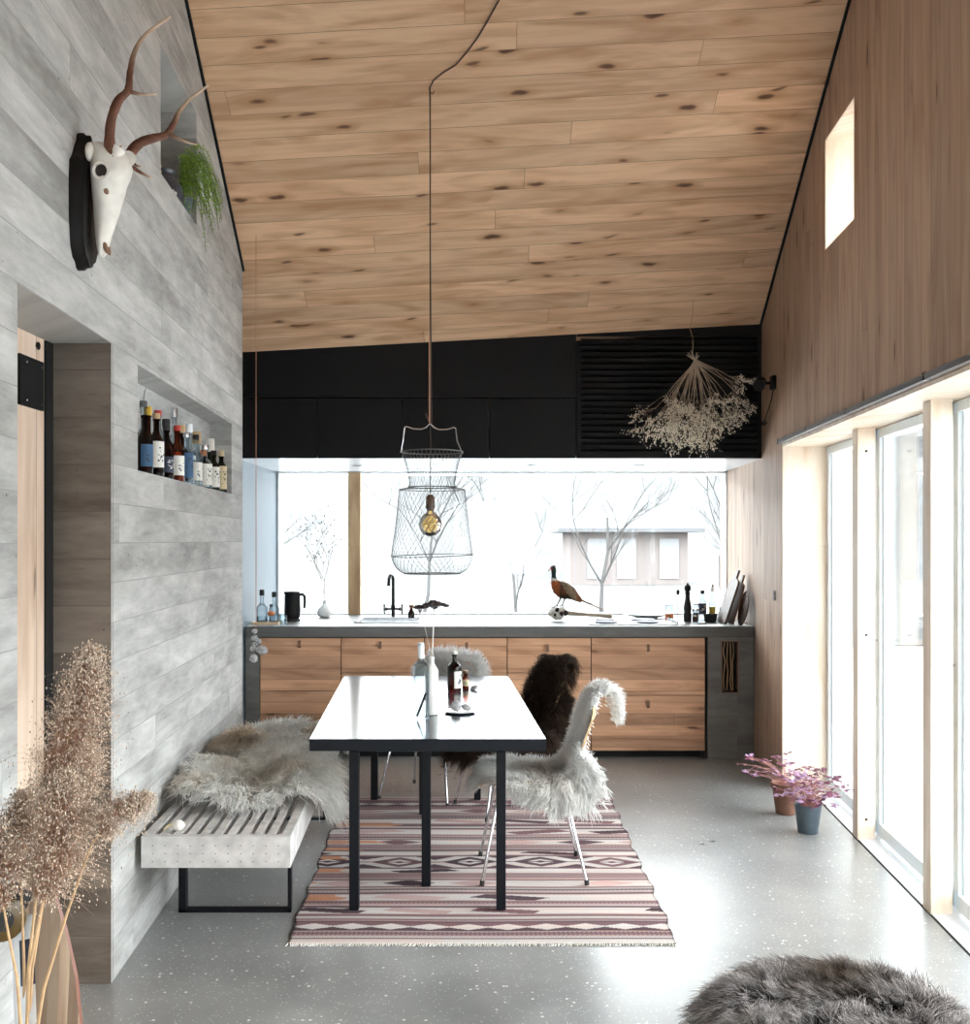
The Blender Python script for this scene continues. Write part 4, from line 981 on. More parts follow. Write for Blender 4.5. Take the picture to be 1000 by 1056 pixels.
# gourd on the bench
t = thing('dried_gourd', (-1.195, 4.115, .428), 'small pale dried gourd lying on the near end of the bench', 'gourd')
mb = MB(); mb.blob((.012,0,.022), (.026,.020,.0215), 14, 8); make('body', mb, M['bone'], t, smooth='all')
mb = MB(); mb.tube([(-.008,0,.024),(-.028,-.004,.02),(-.04,-.01,.012),(-.036,-.02,.006)], [.009,.005,.003,.002], 8); make('stalk', mb, M['cream'], t, smooth=True)

# round sheepskin stool in the right foreground
t = thing('sheepskin_pouf', (.95, 2.86, 0), 'round stool covered in long grey brown sheepskin in the right foreground', 'stool')
mb = MB(); mb.lathe([(.30,.0),(.33,.03),(.35,.12),(.345,.20),(.30,.26),(.18,.285),(.02,.29)], 32); make('seat_pad', mb, M['navy'], t, smooth=True)
def pouf_S(u, v):
    r = np.hypot(u, v); a = np.arctan2(v, u); e = .25; R_ = .10; ex = np.maximum(r-e, 0); th = np.minimum(ex/R_, PI*.46)
    rr_ = np.minimum(r, e)+R_*np.sin(th)+np.maximum(ex-R_*PI*.46, 0)*.1; z = .305-.02*(np.minimum(r, e)/e)**2-R_*(1-np.cos(th))-np.maximum(ex-R_*PI*.46, 0)*.97+.008*np.sin(u*20)*np.sin(v*23)
    return np.stack([.95+rr_*np.cos(a), 2.86+rr_*np.sin(a), z], 1)
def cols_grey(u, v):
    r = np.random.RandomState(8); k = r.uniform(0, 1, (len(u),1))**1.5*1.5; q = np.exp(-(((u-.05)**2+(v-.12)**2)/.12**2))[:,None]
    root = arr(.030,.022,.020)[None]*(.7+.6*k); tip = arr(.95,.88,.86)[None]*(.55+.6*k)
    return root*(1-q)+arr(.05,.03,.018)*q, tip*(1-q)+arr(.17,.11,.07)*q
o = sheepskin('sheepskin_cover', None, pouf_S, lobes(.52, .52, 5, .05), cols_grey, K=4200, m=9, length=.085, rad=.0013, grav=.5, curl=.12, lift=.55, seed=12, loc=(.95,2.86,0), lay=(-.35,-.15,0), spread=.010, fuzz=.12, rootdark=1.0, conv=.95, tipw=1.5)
o.parent = t; o.location = (0,0,0)
for k_ in ('category', 'group', 'label'):
    if k_ in o: del o[k_]

# ------------------------------------------------------------------ small things: bottles and vessels
def lathe_part(name, prof, mat, parent, c=(0,0,0), n=20, **k):
    mb = MB(); mb.lathe(prof, n, c, cap=k.pop('cap', True)); return make(name, mb, mat, parent, smooth=True)
def bottle(loc, label, r, h, neck_r, shoulder, neck, gmat, cap=None, lab=None, liquid=None, group=None, cat='bottle', name='bottle', ribs=False, rz=0, base=.006, capkind='cap', square=False):
    """r body radius, h total height without cap, shoulder/neck heights; lab=(z0,z1,mat,arc)"""
    t = thing(name, loc, label, cat, rz, group)
    n = 4 if square else 20
    pr = [(r*.86,0),(r,.004),(r,shoulder)]
    for k in range(1, 6):
        a = k/5; pr.append((r+(neck_r-r)*(.5-.5*math.cos(PI*a)), shoulder+(neck-shoulder)*a))
    pr += [(neck_r,h-.012),(neck_r*1.25,h-.012),(neck_r*1.25,h-.002),(neck_r,h)]
    lathe_part('body', pr, gmat, t, n=20)
    if liquid: lathe_part('liquid', [(r*.82,.004),(r*.93,.008),(r*.93,liquid[0])], liquid[1], t)
    if lab:
        mb = MB(); z0, z1, lm, arc = lab; k = 14; vs_ = []; rr = r+.0006
        for q in range(k+1):
            a = PI*arc*(q/k-.5)*2-PI/2+rz*0
            for z in (z0, z1): vs_.append((rr*math.cos(a), rr*math.sin(a), z))
            for z in (z0, z1): vs_.append(((rr-.0005)*math.cos(a), (rr-.0005)*math.sin(a), z))
        mb.add(vs_, [f for q in range(k) for f in ((q*4,q*4+4,q*4+5,q*4+1),(q*4+2,q*4+3,q*4+7,q*4+6))])
        lo = make('label', mb, lm, t, smooth=True)
        # printed lines, unreadable at this size, as darker bars
        mb = MB(); rp = random.Random(int(h*1e4))
        for f0 in (.72, .60, .46, .38, .30, .22):
            for c_ in range(rp.randint(2, 5)):
                a0 = -PI/2+PI*arc*rp.uniform(-.6, .45); a1 = a0+rp.uniform(.08, .3); f1 = f0+rp.uniform(.02, .09); vs_ = []
                for a in (a0, (a0+a1)/2, a1):
                    for ff in (f0, f1): vs_.append(((rr+.0004)*math.cos(a), (rr+.0004)*math.sin(a), z0+(z1-z0)*ff))
                mb.add(vs_, [(0,2,3,1),(2,4,5,3)])
        make('print', mb, M['navy'] if lm is not M['navy'] else M['paper'], lo)
    if cap:
        cm, ch = cap; cr = neck_r*1.3
        lathe_part(capkind, [(cr,h-.004),(cr*1.05,h+ch*.3),(cr,h+ch*.95),(cr*.85,h+ch)], cm, t)
    return t
# bottles in the wall niche
nz = 1.8175
def NP(y, off=.065): return (WL(y)-off, y, nz)
G_ = 'spirit bottles in the concrete wall niche'; BK = M['rubber']
rzn = PI/2*.75
specs = [
 (4.15,.060,.036,.30,.012,.16,.22,'clear',('galv',.02),(.03,.12,'paper'),'clear bottle with a pouring spout at the near end of the wall niche'),
 (4.24,.088,.034,.27,.012,.15,.20,'amber',('yellow',.035),(.04,.14,'cream'),'amber bottle with a yellow stopper and cream label in the wall niche'),
 (4.33,.050,.038,.24,.013,.13,.19,'brownglass',None,(.03,.12,'bluepaper'),'dark bottle with a blue label in the wall niche'),
 (4.46,.080,.040,.29,.013,.18,.24,'clear',('red',.02),(.03,.13,'paper'),'clear swing-top bottle with a red seal in the wall niche'),
 (4.53,.045,.036,.25,.012,.14,.20,'brownglass',('cork',.02),(.04,.15,'paper'),'dark bottle with a white label and cork in the wall niche'),
 (4.66,.085,.040,.26,.014,.16,.21,'brownglass',('rubber',.03),(.05,.13,'navy'),'tall dark brown bottle with a black cap in the wall niche'),
 (4.72,.048,.036,.22,.012,.12,.17,'brownglass',('rubber',.025),(.03,.1,'navy'),'short dark bottle in front of the tall brown one in the wall niche'),
 (4.86,.080,.036,.32,.012,.20,.25,'clear',('steel',.04),(.05,.15,'paper'),'tall clear bottle with a silver cap in the wall niche'),
 (4.93,.046,.038,.24,.012,.14,.19,'amber',('red',.02),(.03,.12,'paper'),'amber bottle with a red cap and white label in the wall niche'),
 (5.05,.084,.040,.26,.015,.16,.20,'brownglass',('cork',.035),(.04,.12,'paper'),'dark bottle with a wide cork stopper in the wall niche'),
 (5.14,.046,.036,.23,.012,.13,.18,'clear',('steel',.02),(.03,.15,'bluepaper'),'clear bottle with a blue patterned label in the wall niche'),
 (5.27,.082,.040,.28,.014,.17,.22,'clear',('white',.04),(.05,.16,'paper'),'clear bottle with a white stopper in the wall niche'),
 (5.36,.045,.037,.24,.012,.15,.19,'clear',('rubber',.02),(.03,.12,'paper'),'clear bottle with a black cap in the middle of the wall niche'),
 (5.50,.080,.042,.24,.018,.15,.19,'clear',('cork',.06),(.02,.13,'paper'),'square-shouldered clear bottle with a tall golden cork in the wall niche'),
 (5.60,.046,.042,.21,.014,.13,.17,'clear',('steel',.02),(.02,.13,'paper'),'clear bottle with a big white label in the wall niche'),
 (5.74,.080,.036,.19,.013,.12,.15,'greenglass',('orange',.03),(.02,.12,'paper'),'bottle with an orange wax top and white label in the wall niche'),
 (5.84,.045,.038,.20,.012,.13,.17,'greenglass',('rubber',.02),(.02,.13,'paper'),'green bottle with a white label near the far end of the wall niche'),
 (5.98,.068,.040,.23,.017,.14,.19,'greenglass',('bone',.07),(.03,.12,'navy'),'dark green bottle with a long bone-coloured stopper at the far end of the niche'),
 (6.07,.045,.036,.21,.013,.14,.18,'greenglass',('cream',.03),(.02,.15,'cream'),'cream-wrapped bottle at the very far end of the wall niche'),
]
for (y,off,r,h,nr_,sh,nk,gm,cap,lab,lb) in specs:
    k = 1.0; front = off < .055; y = (4.24+(y-4.24)*.98) if front else (4.50+(y-4.15)*.80); r *= 1.1
    off = .036 if front else .084
    t = bottle(NP(y, off), lb, r*.78, h*k, nr_, sh*k, nk*k, M[gm], cap and (M[cap[0]], cap[1]), (lab[0], lab[1], M[lab[2]], .42), group=G_, rz=rzn, liquid=(h*.35, M['honey']) if gm == 'amber' else None)
    if 'swing-top' in lb:
        mb = MB(); mb.tube([(-.016,0,h*k-.05),(-.022,0,h*k-.01),(-.012,0,h*k+.03),(.012,0,h*k+.03),(.022,0,h*k-.01),(.016,0,h*k-.05)], .0014, 5); make('wire_bail', mb, M['steel'], t)
    if 'spout' in lb:
        mb = MB(); mb.tube([(0,0,h*k),(0,0,h*k+.03),(.006,0,h*k+.06),(.016,0,h*k+.075)], [.005,.003,.0025,.002], 6); make('pouring_spout', mb, M['steel'], t)

# things on the dining table
TZ = .7352
t = bottle((-.292,4.87,TZ), 'tall clear glass bottle with a black stick inside at the middle of the table', .038, .345, .013, .235, .275, M['clear'], capkind='cap', cap=None)
mb = MB(); mb.tube([(-.018,-.004,.012),(.022,.004,.115)], .006, 8); make('black_stick', mb, M['rubber'], t, smooth=True)
mb = MB(); mb.lathe([(.0137,.275),(.0150,.28),(.0150,.338),(.0135,.346)], 16); make('frosted_collar', mb, M['white'], t, smooth=True)
t = bottle((-.249,4.985,TZ), 'tall white ceramic bottle vase beside the clear glass bottle', .031, .27, .011, .20, .245, M['ceramic'], cat='vase', name='bottle_vase')
t = thing('dried_umbel_stem', (-.249,4.985,TZ+.21), 'dried dark flower umbel standing in the white bottle vase', 'dried flower')
mb = MB(); mb.tube([(0,0,0),(.002,0,.06),(.006,.002,.16),(.012,.004,.285)], .0028, 6); mb.tube([(0,0,0),(-.006,0,.08),(-.03,0,.19),(-.055,.002,.262)], .0012, 5); make('stem', mb, M['bone'], t, smooth=True)
mb = MB()
for (hx, hy, hz, rr_, n_) in ((.012,.004,.285,.062,46),(-.055,.002,.262,.032,20)):
    for i in range(n_):
        a = R.uniform(0, 2*PI); q = rr_*math.sqrt(R.random()); p = (hx+q*math.cos(a), hy+q*math.sin(a), hz+.032-q*q*6+R.uniform(-.004,.004)); mb.tube([(hx,hy,hz-.004), ((hx+p[0])/2,(hy+p[1])/2,(hz+p[2])/2+.006), p], .0008, 4, cap=False)
        for k in range(3): mb.blob((p[0]+R.uniform(-.005,.005), p[1]+R.uniform(-.005,.005), p[2]+R.uniform(-.003,.004)), R.uniform(.004,.0065), 5, 3, .2)
make('flower_heads', mb, M['darktwig'], t)
bottle((-.165,5.75,TZ), 'dark amber pharmacy bottle with a paper label on the table', .038, .205, .012, .13, .165, M['brownglass'], cap=(M['bone'],.012), lab=(.02,.11,M['paper'],.28), rz=.9)
bottle((-.106,5.86,TZ), 'small amber jar with a brown cap beside the dark bottle on the table', .019, .088, .011, .058, .074, M['amber'], cap=(M['leather'],.012), lab=(.015,.05,M['cream'],.4), liquid=(.05,M['honey']), cat='jar', name='amber_jar')
o = make('oyster_shell', MB().blob((-.06,5.80,TZ+.011), (.024,.016,.011), 10, 6, .18, .4), M['ash'], smooth='all'); tag(o, 'small grey shell lying beside the amber jar on the table', 'shell')
t = thing('side_plate', (-.119,5.04,TZ), 'small white plate with a dark underside on the table holding two shells', 'plate')
lathe_part('plate_body', [(.035,.0),(.050,.001),(.074,.008),(.0745,.011),(.070,.011),(.045,.006),(.001,.005)], M['ceramic'], t, n=36)
lathe_part('plate_foot', [(.040,-.0002),(.060,.0022),(.0745,.0078),(.0748,.0072),(.06,.0006),(.04,-.0006)], M['navy'], t, n=36, cap=False)
o = make('oyster_shell', MB().blob((-.137,5.04,TZ+.031), (.025,.022,.024), 12, 8, .16, .2), M['ash'], smooth='all'); tag(o, 'larger dark-streaked round shell on the white plate on the table', 'shell')
o = make('oyster_shell', MB().blob((-.087,5.055,TZ+.022), (.026,.018,.014), 12, 7, .14, -.2), M['ash'], smooth='all'); tag(o, 'flatter pale grey shell on the right of the white plate on the table', 'shell')

# ------------------------------------------------------------------ on the counter
KZ = .9402
# black mixer tap
t = thing('kitchen_tap', (-.725, 8.42, KZ), 'slim black bridge tap with cross handles behind the sink', 'tap')
lathe_part('tap_base', [(.024,0),(.024,.006),(.014,.010),(.014,.07),(.017,.075),(.017,.095),(.011,.10)], M['rubber'], t)
mb = MB(); mb.tube([(0,0,.09),(0,0,.30),(-.003,-.012,.322),(-.010,-.04,.332),(-.018,-.075,.330),(-.024,-.095,.310),(-.026,-.100,.252)], [.013,.012,.012,.012,.012,.012,.0135], 12); make('spout', mb, M['rubber'], t, smooth=True)
for sg in (-1, 1):
    mb = MB(); mb.tube([(0,0,.068),(sg*.045,0,.066)], .008, 8); mb.tube([(sg*.045,0,.066),(sg*.062,0,.066)], .013, 8); h_ = make('valve', mb, M['rubber'], t, smooth=True)
    mb = MB(); mb.tube([(sg*.070,0,.036),(sg*.070,0,.096)], .006, 8); mb.tube([(sg*.070,-.03,.066),(sg*.070,.03,.066)], .006, 8); mb.blob((sg*.070,0,.036), .009, 8, 5); mb.blob((sg*.070,0,.096), .009, 8, 5); make('cross_handle', mb, M['rubber'], h_, smooth=True)
# kettle
t = thing('kettle', (-1.455, 8.06, KZ), 'matt black jug kettle on the left part of the counter', 'kettle')
lathe_part('base', [(.058,0),(.060,.004),(.060,.014),(.052,.018)], M['rubber'], t, n=28)
lathe_part('body', [(.050,.019),(.059,.035),(.061,.06),(.058,.19),(.055,.205),(.056,.216),(.05,.221),(.006,.226)], M['black'], t, n=32)
mb = MB(); mb.tube([(.052,0,.198),(.078,0,.200),(.092,0,.185),(.094,0,.14),(.090,0,.095)], [.010,.011,.011,.010,.009], 10); make('handle', mb, M['rubber'], t, smooth=True)
mb = MB(); mb.add([(-.050,-.014,.20),(-.050,.014,.20),(-.050,.014,.221),(-.050,-.014,.221),(-.071,0,.219),(-.056,0,.195)], [(0,1,5),(1,2,4,5),(2,3,4),(3,0,5,4),(0,3,2,1)]); make('spout', mb, M['black'], t)
# tray with decanters
t = thing('wooden_tray', (-1.585, 7.78, KZ), 'small wooden tray under the glass decanters at the left end of the counter', 'tray')
mb = MB(); mb.box(-.095,.095,-.10,.10,.0,.006); 
for (a,b_,c,d) in ((-.095,.095,-.10,-.092),(-.095,.095,.092,.10),(-.095,-.087,-.092,.092),(.087,.095,-.092,.092)): mb.box(a,b_,c,d,.006,.018)
make('tray_body', mb, M['ply'], t)
bottle((-1.622,7.76,KZ+.0065), 'cut glass decanter with a black stopper, nearest the wall on the tray', .040, .205, .013, .11, .155, M['clear'], cap=(BK,.038), capkind='stopper', liquid=(.05,M['clear']), name='decanter', group='decanters on the tray')
bottle((-1.545,7.82,KZ+.0065), 'cut glass decanter with a black stopper, nearer the kettle on the tray', .038, .19, .013, .10, .145, M['clear'], cap=(BK,.034), capkind='stopper', liquid=(.05,M['clear']), name='decanter', group='decanters on the tray')
t = bottle((-1.548,7.726,KZ+.0065), 'small round flask with brown liquid and a black cap on the tray edge', .025, .125, .009, .07, .10, M['clear'], cap=(BK,.014), name='flask', cat='bottle')
mb = MB(); mb.blob((0,0,.072), (.027,.027,.02), 14, 8); make('brown_band', mb, M['orange'], t, smooth='all')
o = make('drinking_glass', MB().lathe([(.026,0),(.030,.07),(.028,.07),(.024,.006),(.001,.006)], 20, (-1.455,7.70,KZ)), M['clear'], smooth=True); tag(o, 'low clear tumbler on the counter just right of the wooden tray', 'glass')
# dried branches at the window
t = thing('glass_bud_vase', (-1.265, 8.42, KZ), 'pale round vase with a narrow neck in front of the left window pane', 'vase')
lathe_part('body', [(.03,0),(.05,.01),(.062,.04),(.055,.07),(.03,.09),(.016,.105),(.016,.13),(.019,.135)], M['ceramic'], t)
t = thing('dried_branch', (-1.265, 8.42, KZ+.05), 'dried branch with small dark buds in the pale vase by the window', 'dried branch')
mb = MB(); rr = random.Random(3); tips = []
def br_(p, d, l, r, k):
    q = p+d*l*.5+Vector((rr.uniform(-.01,.01), rr.uniform(-.01,.01), 0)); e = p+d*l
    mb.tube([p, q, e], [r, r*.85, r*.65], 5, cap=False); tips.append(e)
    if k:
        for i in range(3):
            a = Vector((rr.uniform(-1,1), rr.uniform(-.6,.6), rr.uniform(.1,.8))).normalized(); br_(q+(e-q)*rr.random(), (d+a*.75).normalized(), l*rr.uniform(.55,.85), r*.62, k-1)
br_(Vector((0,0,-.045)), Vector((-.02,0,1)).normalized(), .30, .0035, 4) if False else br_(Vector((0,0,-.045)), Vector((0,0,1)), .30, .004, 4)
make('stems', mb, M['twig'], t)
mb = MB()
for e in tips[3:110]: mb.blob(e, rr.uniform(.0035,.006), 5, 4, .2)
make('buds', mb, M['darktwig'], t)['kind'] = 'stuff'
# brown soap bottle
t = thing('soap_bottle', (-.575, 8.33, KZ), 'small brown glass bottle with a knob stopper beside the tap', 'bottle')
lathe_part('body', [(.022,0),(.027,.006),(.027,.04),(.018,.062),(.012,.068),(.012,.078)], M['brownglass'], t)
lathe_part('liquid', [(.02,.003),(.024,.008),(.024,.04),(.016,.058)], M['leather'], t)
lathe_part('stopper', [(.010,.078),(.019,.088),(.021,.100),(.014,.106)], M['leather'], t)
# hob and pans
t = thing('hob', (1.10, 7.86, KZ), 'flat steel hob with black burner plates at the right part of the counter', 'hob')
mb = MB(); mb.box(-.36,.36,-.24,.24,0,.010,.003); make('hob_plate', mb, M['steel'], t)
for (x, y, r) in ((-.22,-.11,.085),(.08,-.11,.085),(-.20,.12,.07),(.08,.12,.09)):
    mb = MB(); mb.lathe([(r,.0101),(r,.018),(r*.96,.021),(.002,.021)], 28, (x,y,0)); make('burner', mb, M['navy'], t, smooth=True)
for k in range(4):
    mb = MB(); mb.lathe([(.016,.0101),(.014,.028),(.001,.029)], 14, (.28,-.16+k*.10,0)); make('knob', mb, M['steel'], t, smooth=True)
t = thing('serving_dish', (1.255, 8.28, KZ), 'wide shallow white dish with a glass lid behind the hob', 'dish')
lathe_part('bowl', [(.08,0),(.09,.012),(.19,.036),(.195,.042),(.188,.042),(.09,.020),(.001,.018)], M['ceramic'], t, n=40)
t = bottle((1.395,8.08,KZ), 'clear glass jar with an orange label beside the pepper mill', .032, .125, .026, .105, .115, M['clear'], cap=None, lab=(.01,.055,M['orange'],.5), name='glass_jar', cat='jar')
# pepper mill
t = thing('pepper_mill', (1.515, 7.98, KZ), 'tall black turned pepper mill right of the hob', 'pepper mill')
lathe_part('mill_body', [(.027,0),(.030,.01),(.031,.05),(.026,.075),(.030,.10),(.026,.13),(.018,.17),(.016,.205),(.022,.213),(.019,.222)], M['rubber'], t)
lathe_part('mill_head', [(.012,.222),(.022,.232),(.026,.25),(.022,.268),(.010,.276),(.004,.290)], M['rubber'], t)
t = thing('small_grinder', (1.452, 8.03, KZ), 'small black hand grinder on a slim stand left of the pepper mill', 'grinder')
lathe_part('stand', [(.018,0),(.018,.004),(.004,.008),(.004,.20)], M['steel'], t, n=12)
lathe_part('grinder_head', [(.008,.20),(.012,.204),(.012,.232),(.006,.236)], M['rubber'], t, n=12)
for (x, y, r, h, c, lb) in ((1.575,7.99,.024,.085,'red','spice jar with a red-brown filling right of the pepper mill'),(1.60,8.10,.022,.12,'orange','tall spice jar with an orange filling behind the pepper mill')):
    t = bottle((x,y,KZ), lb, r, h, r*.8, h*.7, h*.8, M['clear'], cap=(M['steel'],.012), liquid=(h*.5,M['leather']), name='spice_jar', cat='jar', group='spice jars by the pepper mill')
bottle((1.655,8.12,KZ), 'clear vinegar bottle with a black label and cap behind the black bowl', .030, .205, .011, .13, .17, M['clear'], cap=(BK,.022), lab=(.05,.13,M['navy'],.45))
bottle((1.742,8.18,KZ), 'tall slim oil bottle with a steel pourer behind the black bowl', .026, .22, .009, .12, .17, M['clear'], cap=(M['steel'],.05), liquid=(.10,M['yellow']), lab=None)
bottle((1.775,8.04,KZ), 'short bottle of yellow oil at the right of the black bowl', .018, .10, .008, .06, .08, M['clear'], cap=(M['steel'],.01), liquid=(.075,M['yellow']))
t = thing('mortar_bowl', (1.675, 7.93, KZ), 'small black bowl standing in front of the oil bottles', 'bowl')
lathe_part('bowl', [(.035,0),(.042,.004),(.050,.045),(.051,.062),(.046,.062),(.040,.012),(.001,.010)], M['rubber'], t, n=28)
o = make('kitchen_knife', MB().hexa([(1.50,7.72,KZ+.0),(1.60,7.70,KZ),(1.60,7.735,KZ),(1.50,7.735,KZ),(1.50,7.722,KZ+.004),(1.60,7.71,KZ+.014),(1.60,7.735,KZ+.014),(1.50,7.733,KZ+.004)]), M['steel']); tag(o, 'small steel knife rest lying right of the hob at the counter edge', 'knife rest')
# boards leaning on the right wall
def lean(name, y0, y1, xb, xt, h, th, mat, label, hole=True):
    t = thing(name, (xb, (y0+y1)/2, KZ), label, 'cutting board', group=None)
    mb = MB(); ym = (y0+y1)/2; w2 = (y1-y0)/2
    dx = xt-xb; l = math.hypot(dx, h); ux_, uz = dx/l, h/l; nx_, nz_ = -uz, ux_
    prof = [(-w2,0),(w2,0),(w2,h*.72/uz),(w2*.85,h*.80/uz),(.03,h*.85/uz),(.03,h/uz),(-.03,h/uz),(-.03,h*.85/uz),(-w2*.85,h*.80/uz),(-w2,h*.72/uz)]
    fr = [(ux_*s_, y_, uz*s_) for y_, s_ in prof]; bk = [(p[0]+nx_*th, p[1], p[2]+nz_*th) for p in fr]; n_ = len(prof)
    mb.add(fr+bk, [tuple(range(n_)), tuple(range(2*n_-1, n_-1, -1))]+[(i, n_+i, n_+(i+1)%n_, (i+1)%n_) for i in range(n_)])
    make('board', mb, mat, t); return t
M['darkwood'] = plain('dark_walnut', (.075,.035,.020), .5, noise=.2); M['midwood'] = plain('brown_walnut', (.16,.075,.04), .5, noise=.2)
lean('cutting_board', 7.70, 7.98, 1.742, WR(7.85)-.055, .385, .016, M['darkwood'], 'dark wooden board leaning furthest from the wall at the right end of the counter')
lean('cutting_board', 7.72, 7.96, 1.80, WR(7.85)-.020, .350, .014, M['midwood'], 'lighter brown wooden board leaning closest to the wall at the counter end')
t = thing('wicker_mat', (1.868, 7.66, KZ), 'dark round woven mat leaning against the wall at the counter end', 'mat')
mb = MB()
for k in range(9): 
    r_ = .118-.013*k; mb.tube([(-.035+.045*(z/.24) , r_*math.cos(a), z) for a in [2*PI*j/28 for j in range(29)] for z in [.120+r_*math.sin(a)]], .0065, 6)
make('coils', mb, M['darkwood'], t)

# ------------------------------------------------------------------ stuffed pheasant on its bone and stick
PY = 8.08
def pp(px, py, dy=0): 
    q = P(px, py, PY); return (float(q[0]), PY+dy, float(q[2]))
t = thing('stuffed_pheasant', pp(577, 636), 'stuffed cock pheasant with rusty breast and long tail standing on the counter', 'stuffed bird')
sp_ = [(568.3,587.2,1.6),(570,585.2,2.6),(570.8,588.5,2.7),(570.8,594,2.3),(571.5,599,3.8),(574.5,604,6.8),(578.5,607.5,8.3),(583,609.5,8.4),(588,611.5,7.0),(593,615,4.6),(597,618,3.0),(600,620,1.6)]
def loft(spine, col, n=16, sub=4, wide=.85):
    a = np.array([(x, y, r) for x, y, r in spine], float); tq = np.arange(len(a)); tf = np.linspace(0, len(a)-1, (len(a)-1)*sub+1)
    def cr(c):
        out = []
        for q in tf:
            i = min(int(q), len(a)-2); f = q-i; p0, p1, p2, p3 = c[max(i-1,0)], c[i], c[i+1], c[min(i+2,len(a)-1)]
            out.append(.5*(2*p1+(-p0+p2)*f+(2*p0-5*p1+4*p2-p3)*f*f+(-p0+3*p1-3*p2+p3)*f**3))
        return out
    xs_, ys_, rs_ = cr(a[:,0]), cr(a[:,1]), cr(a[:,2]); mb = MB(); cols = []; V = []; N_ = len(xs_)
    for i in range(N_):
        j0, j1 = max(i-1,0), min(i+1,N_-1); tx, ty = xs_[j1]-xs_[j0], ys_[j1]-ys_[j0]; l = math.hypot(tx, ty)+1e-9; nx, ny = -ty/l, tx/l
        for k in range(n):
            th = 2*PI*k/n; rr_ = rs_[i]*(1+.05*math.sin(i*2.1+k*1.7)); X_, Y_ = xs_[i]+nx*rr_*math.cos(th), ys_[i]+ny*rr_*math.cos(th); q = P(X_, Y_, PY)
            V.append((q[0], PY+rr_*PY/F*wide*math.sin(th), q[2])); cols.append((*col(X_, Y_, i/(N_-1), math.sin(th), math.cos(th)), 1))
    fs = [(i*n+k, i*n+(k+1)%n, (i+1)*n+(k+1)%n, (i+1)*n+k) for i in range(N_-1) for k in range(n)]+[tuple(range(n-1,-1,-1)), tuple(range((N_-1)*n, N_*n))]
    mb.add(V, fs); return mb, cols
def bcol(x, y, f, s, c):
    r = R.uniform(.75, 1.2)
    if y < 589.5: b = (.012,.035,.028) if x > 569.6 or y < 585 else (.25,.02,.015)
    elif y < 596.5: b = (.010,.030,.030)
    elif y < 598.6: b = (.70,.68,.62)
    elif x < 576: b = (.30,.075,.018)
    elif y > 613 and x < 590: b = (.035,.018,.012)
    elif x > 592: b = (.20,.075,.03)
    else: b = (.16,.05,.02) if R.random() < .7 else (.04,.02,.012)
    return tuple(q*r for q in b)
mb, c_ = loft(sp_, bcol); o = make('body', mb, M['attr'], t, world=True, smooth='all', cols=c_)
mb = MB(); a = pp(567.2,587.3); mb.tube([a, pp(565.6,588.0), pp(564.8,589.4)], [.008,.005,.001], 8); make('beak', mb, M['cream'], t, world=True, smooth=True)
mb = MB(); mb.tube([pp(571,584.6,-.004), pp(572.6,582.8,-.006)], [.006,.001], 6); mb.tube([pp(571,584.6,.004), pp(572.8,582.6,.006)], [.006,.001], 6); make('ear_tufts', mb, M['attr2'] if 'attr2' in M else M['rubber'], t, world=True)
for dy in (-.0135, .0135):
    mb = MB(); mb.blob(pp(569.4,586.3,dy), .0035, 8, 6); make('eye', mb, M['rubber'], t, world=True, smooth='all')
for sg in (-1, 1):
    wsp = [(579.5,600,1.2),(582,603,3.4),(586,608,4.4),(590,613,3.6),(592.5,617.5,1.6),(594,620,.5)]
    a = np.array(wsp); mb = MB(); V = []; cc = []; n_ = 12; N_ = 22
    for i in range(N_):
        f = i/(N_-1)*(len(a)-1); x, y, r = [float(np.interp(f, range(len(a)), a[:,j])) for j in range(3)]
        for k in range(n_):
            th = 2*PI*k/n_; X_, Y_ = x+r*math.cos(th)*.75, y-r*math.cos(th)*.55; bulge_ = .052*max(0, 1-((x-584)/14)**2)+.010
            q = P(X_, Y_, PY); V.append((q[0], PY+sg*(bulge_+.010*math.sin(th)), q[2])); e = R.uniform(.6,1.3); b = (.26,.19,.11) if (k+i) % 3 else (.10,.045,.02); cc.append((*[v_*e for v_ in b], 1))
    mb.add(V, [(i*n_+k, i*n_+(k+1)%n_, (i+1)*n_+(k+1)%n_, (i+1)*n_+k) for i in range(N_-1) for k in range(n_)]+[tuple(range(n_)), tuple(range((N_-1)*n_, N_*n_))])
    make('wing', mb, M['attr'], t, world=True, smooth='all', cols=cc)
for k, (x, y, w_) in enumerate(((632.5,633.2,1.5),(622,627.8,1.7),(612,622.8,1.8),(618,626.5,1.4))):
    mb = MB(); x0_, y0_ = 596, 616.5+k*.3; pts = []; V = []; cc = []; N_ = 14; dy = (k-1.5)*.006
    for i in range(N_):
        f = i/(N_-1); px_, py_ = x0_+(x-x0_)*f, y0_+(y-y0_)*f+math.sin(f*PI)*.8; r_ = w_*(1-f**2*.8)
        for (s1, s2) in ((-1,0),(0,-.35),(1,0),(0,.35)):
            q = P(px_+s2*r_*.6, py_-s2*r_, PY); V.append((q[0], PY+dy+s1*r_*.006, q[2])); e = .5 if i % 2 else 1.1; cc.append((.24*e,.11*e,.055*e,1))
    mb.add(V, [(i*4+q, i*4+(q+1)%4, i*4+4+(q+1)%4, i*4+4+q) for i in range(N_-1) for q in range(4)]+[(0,1,2,3),((N_-1)*4+3,(N_-1)*4+2,(N_-1)*4+1,(N_-1)*4)])
    make('tail_feather', mb, M['attr'], t, world=True, smooth=True, cols=cc)
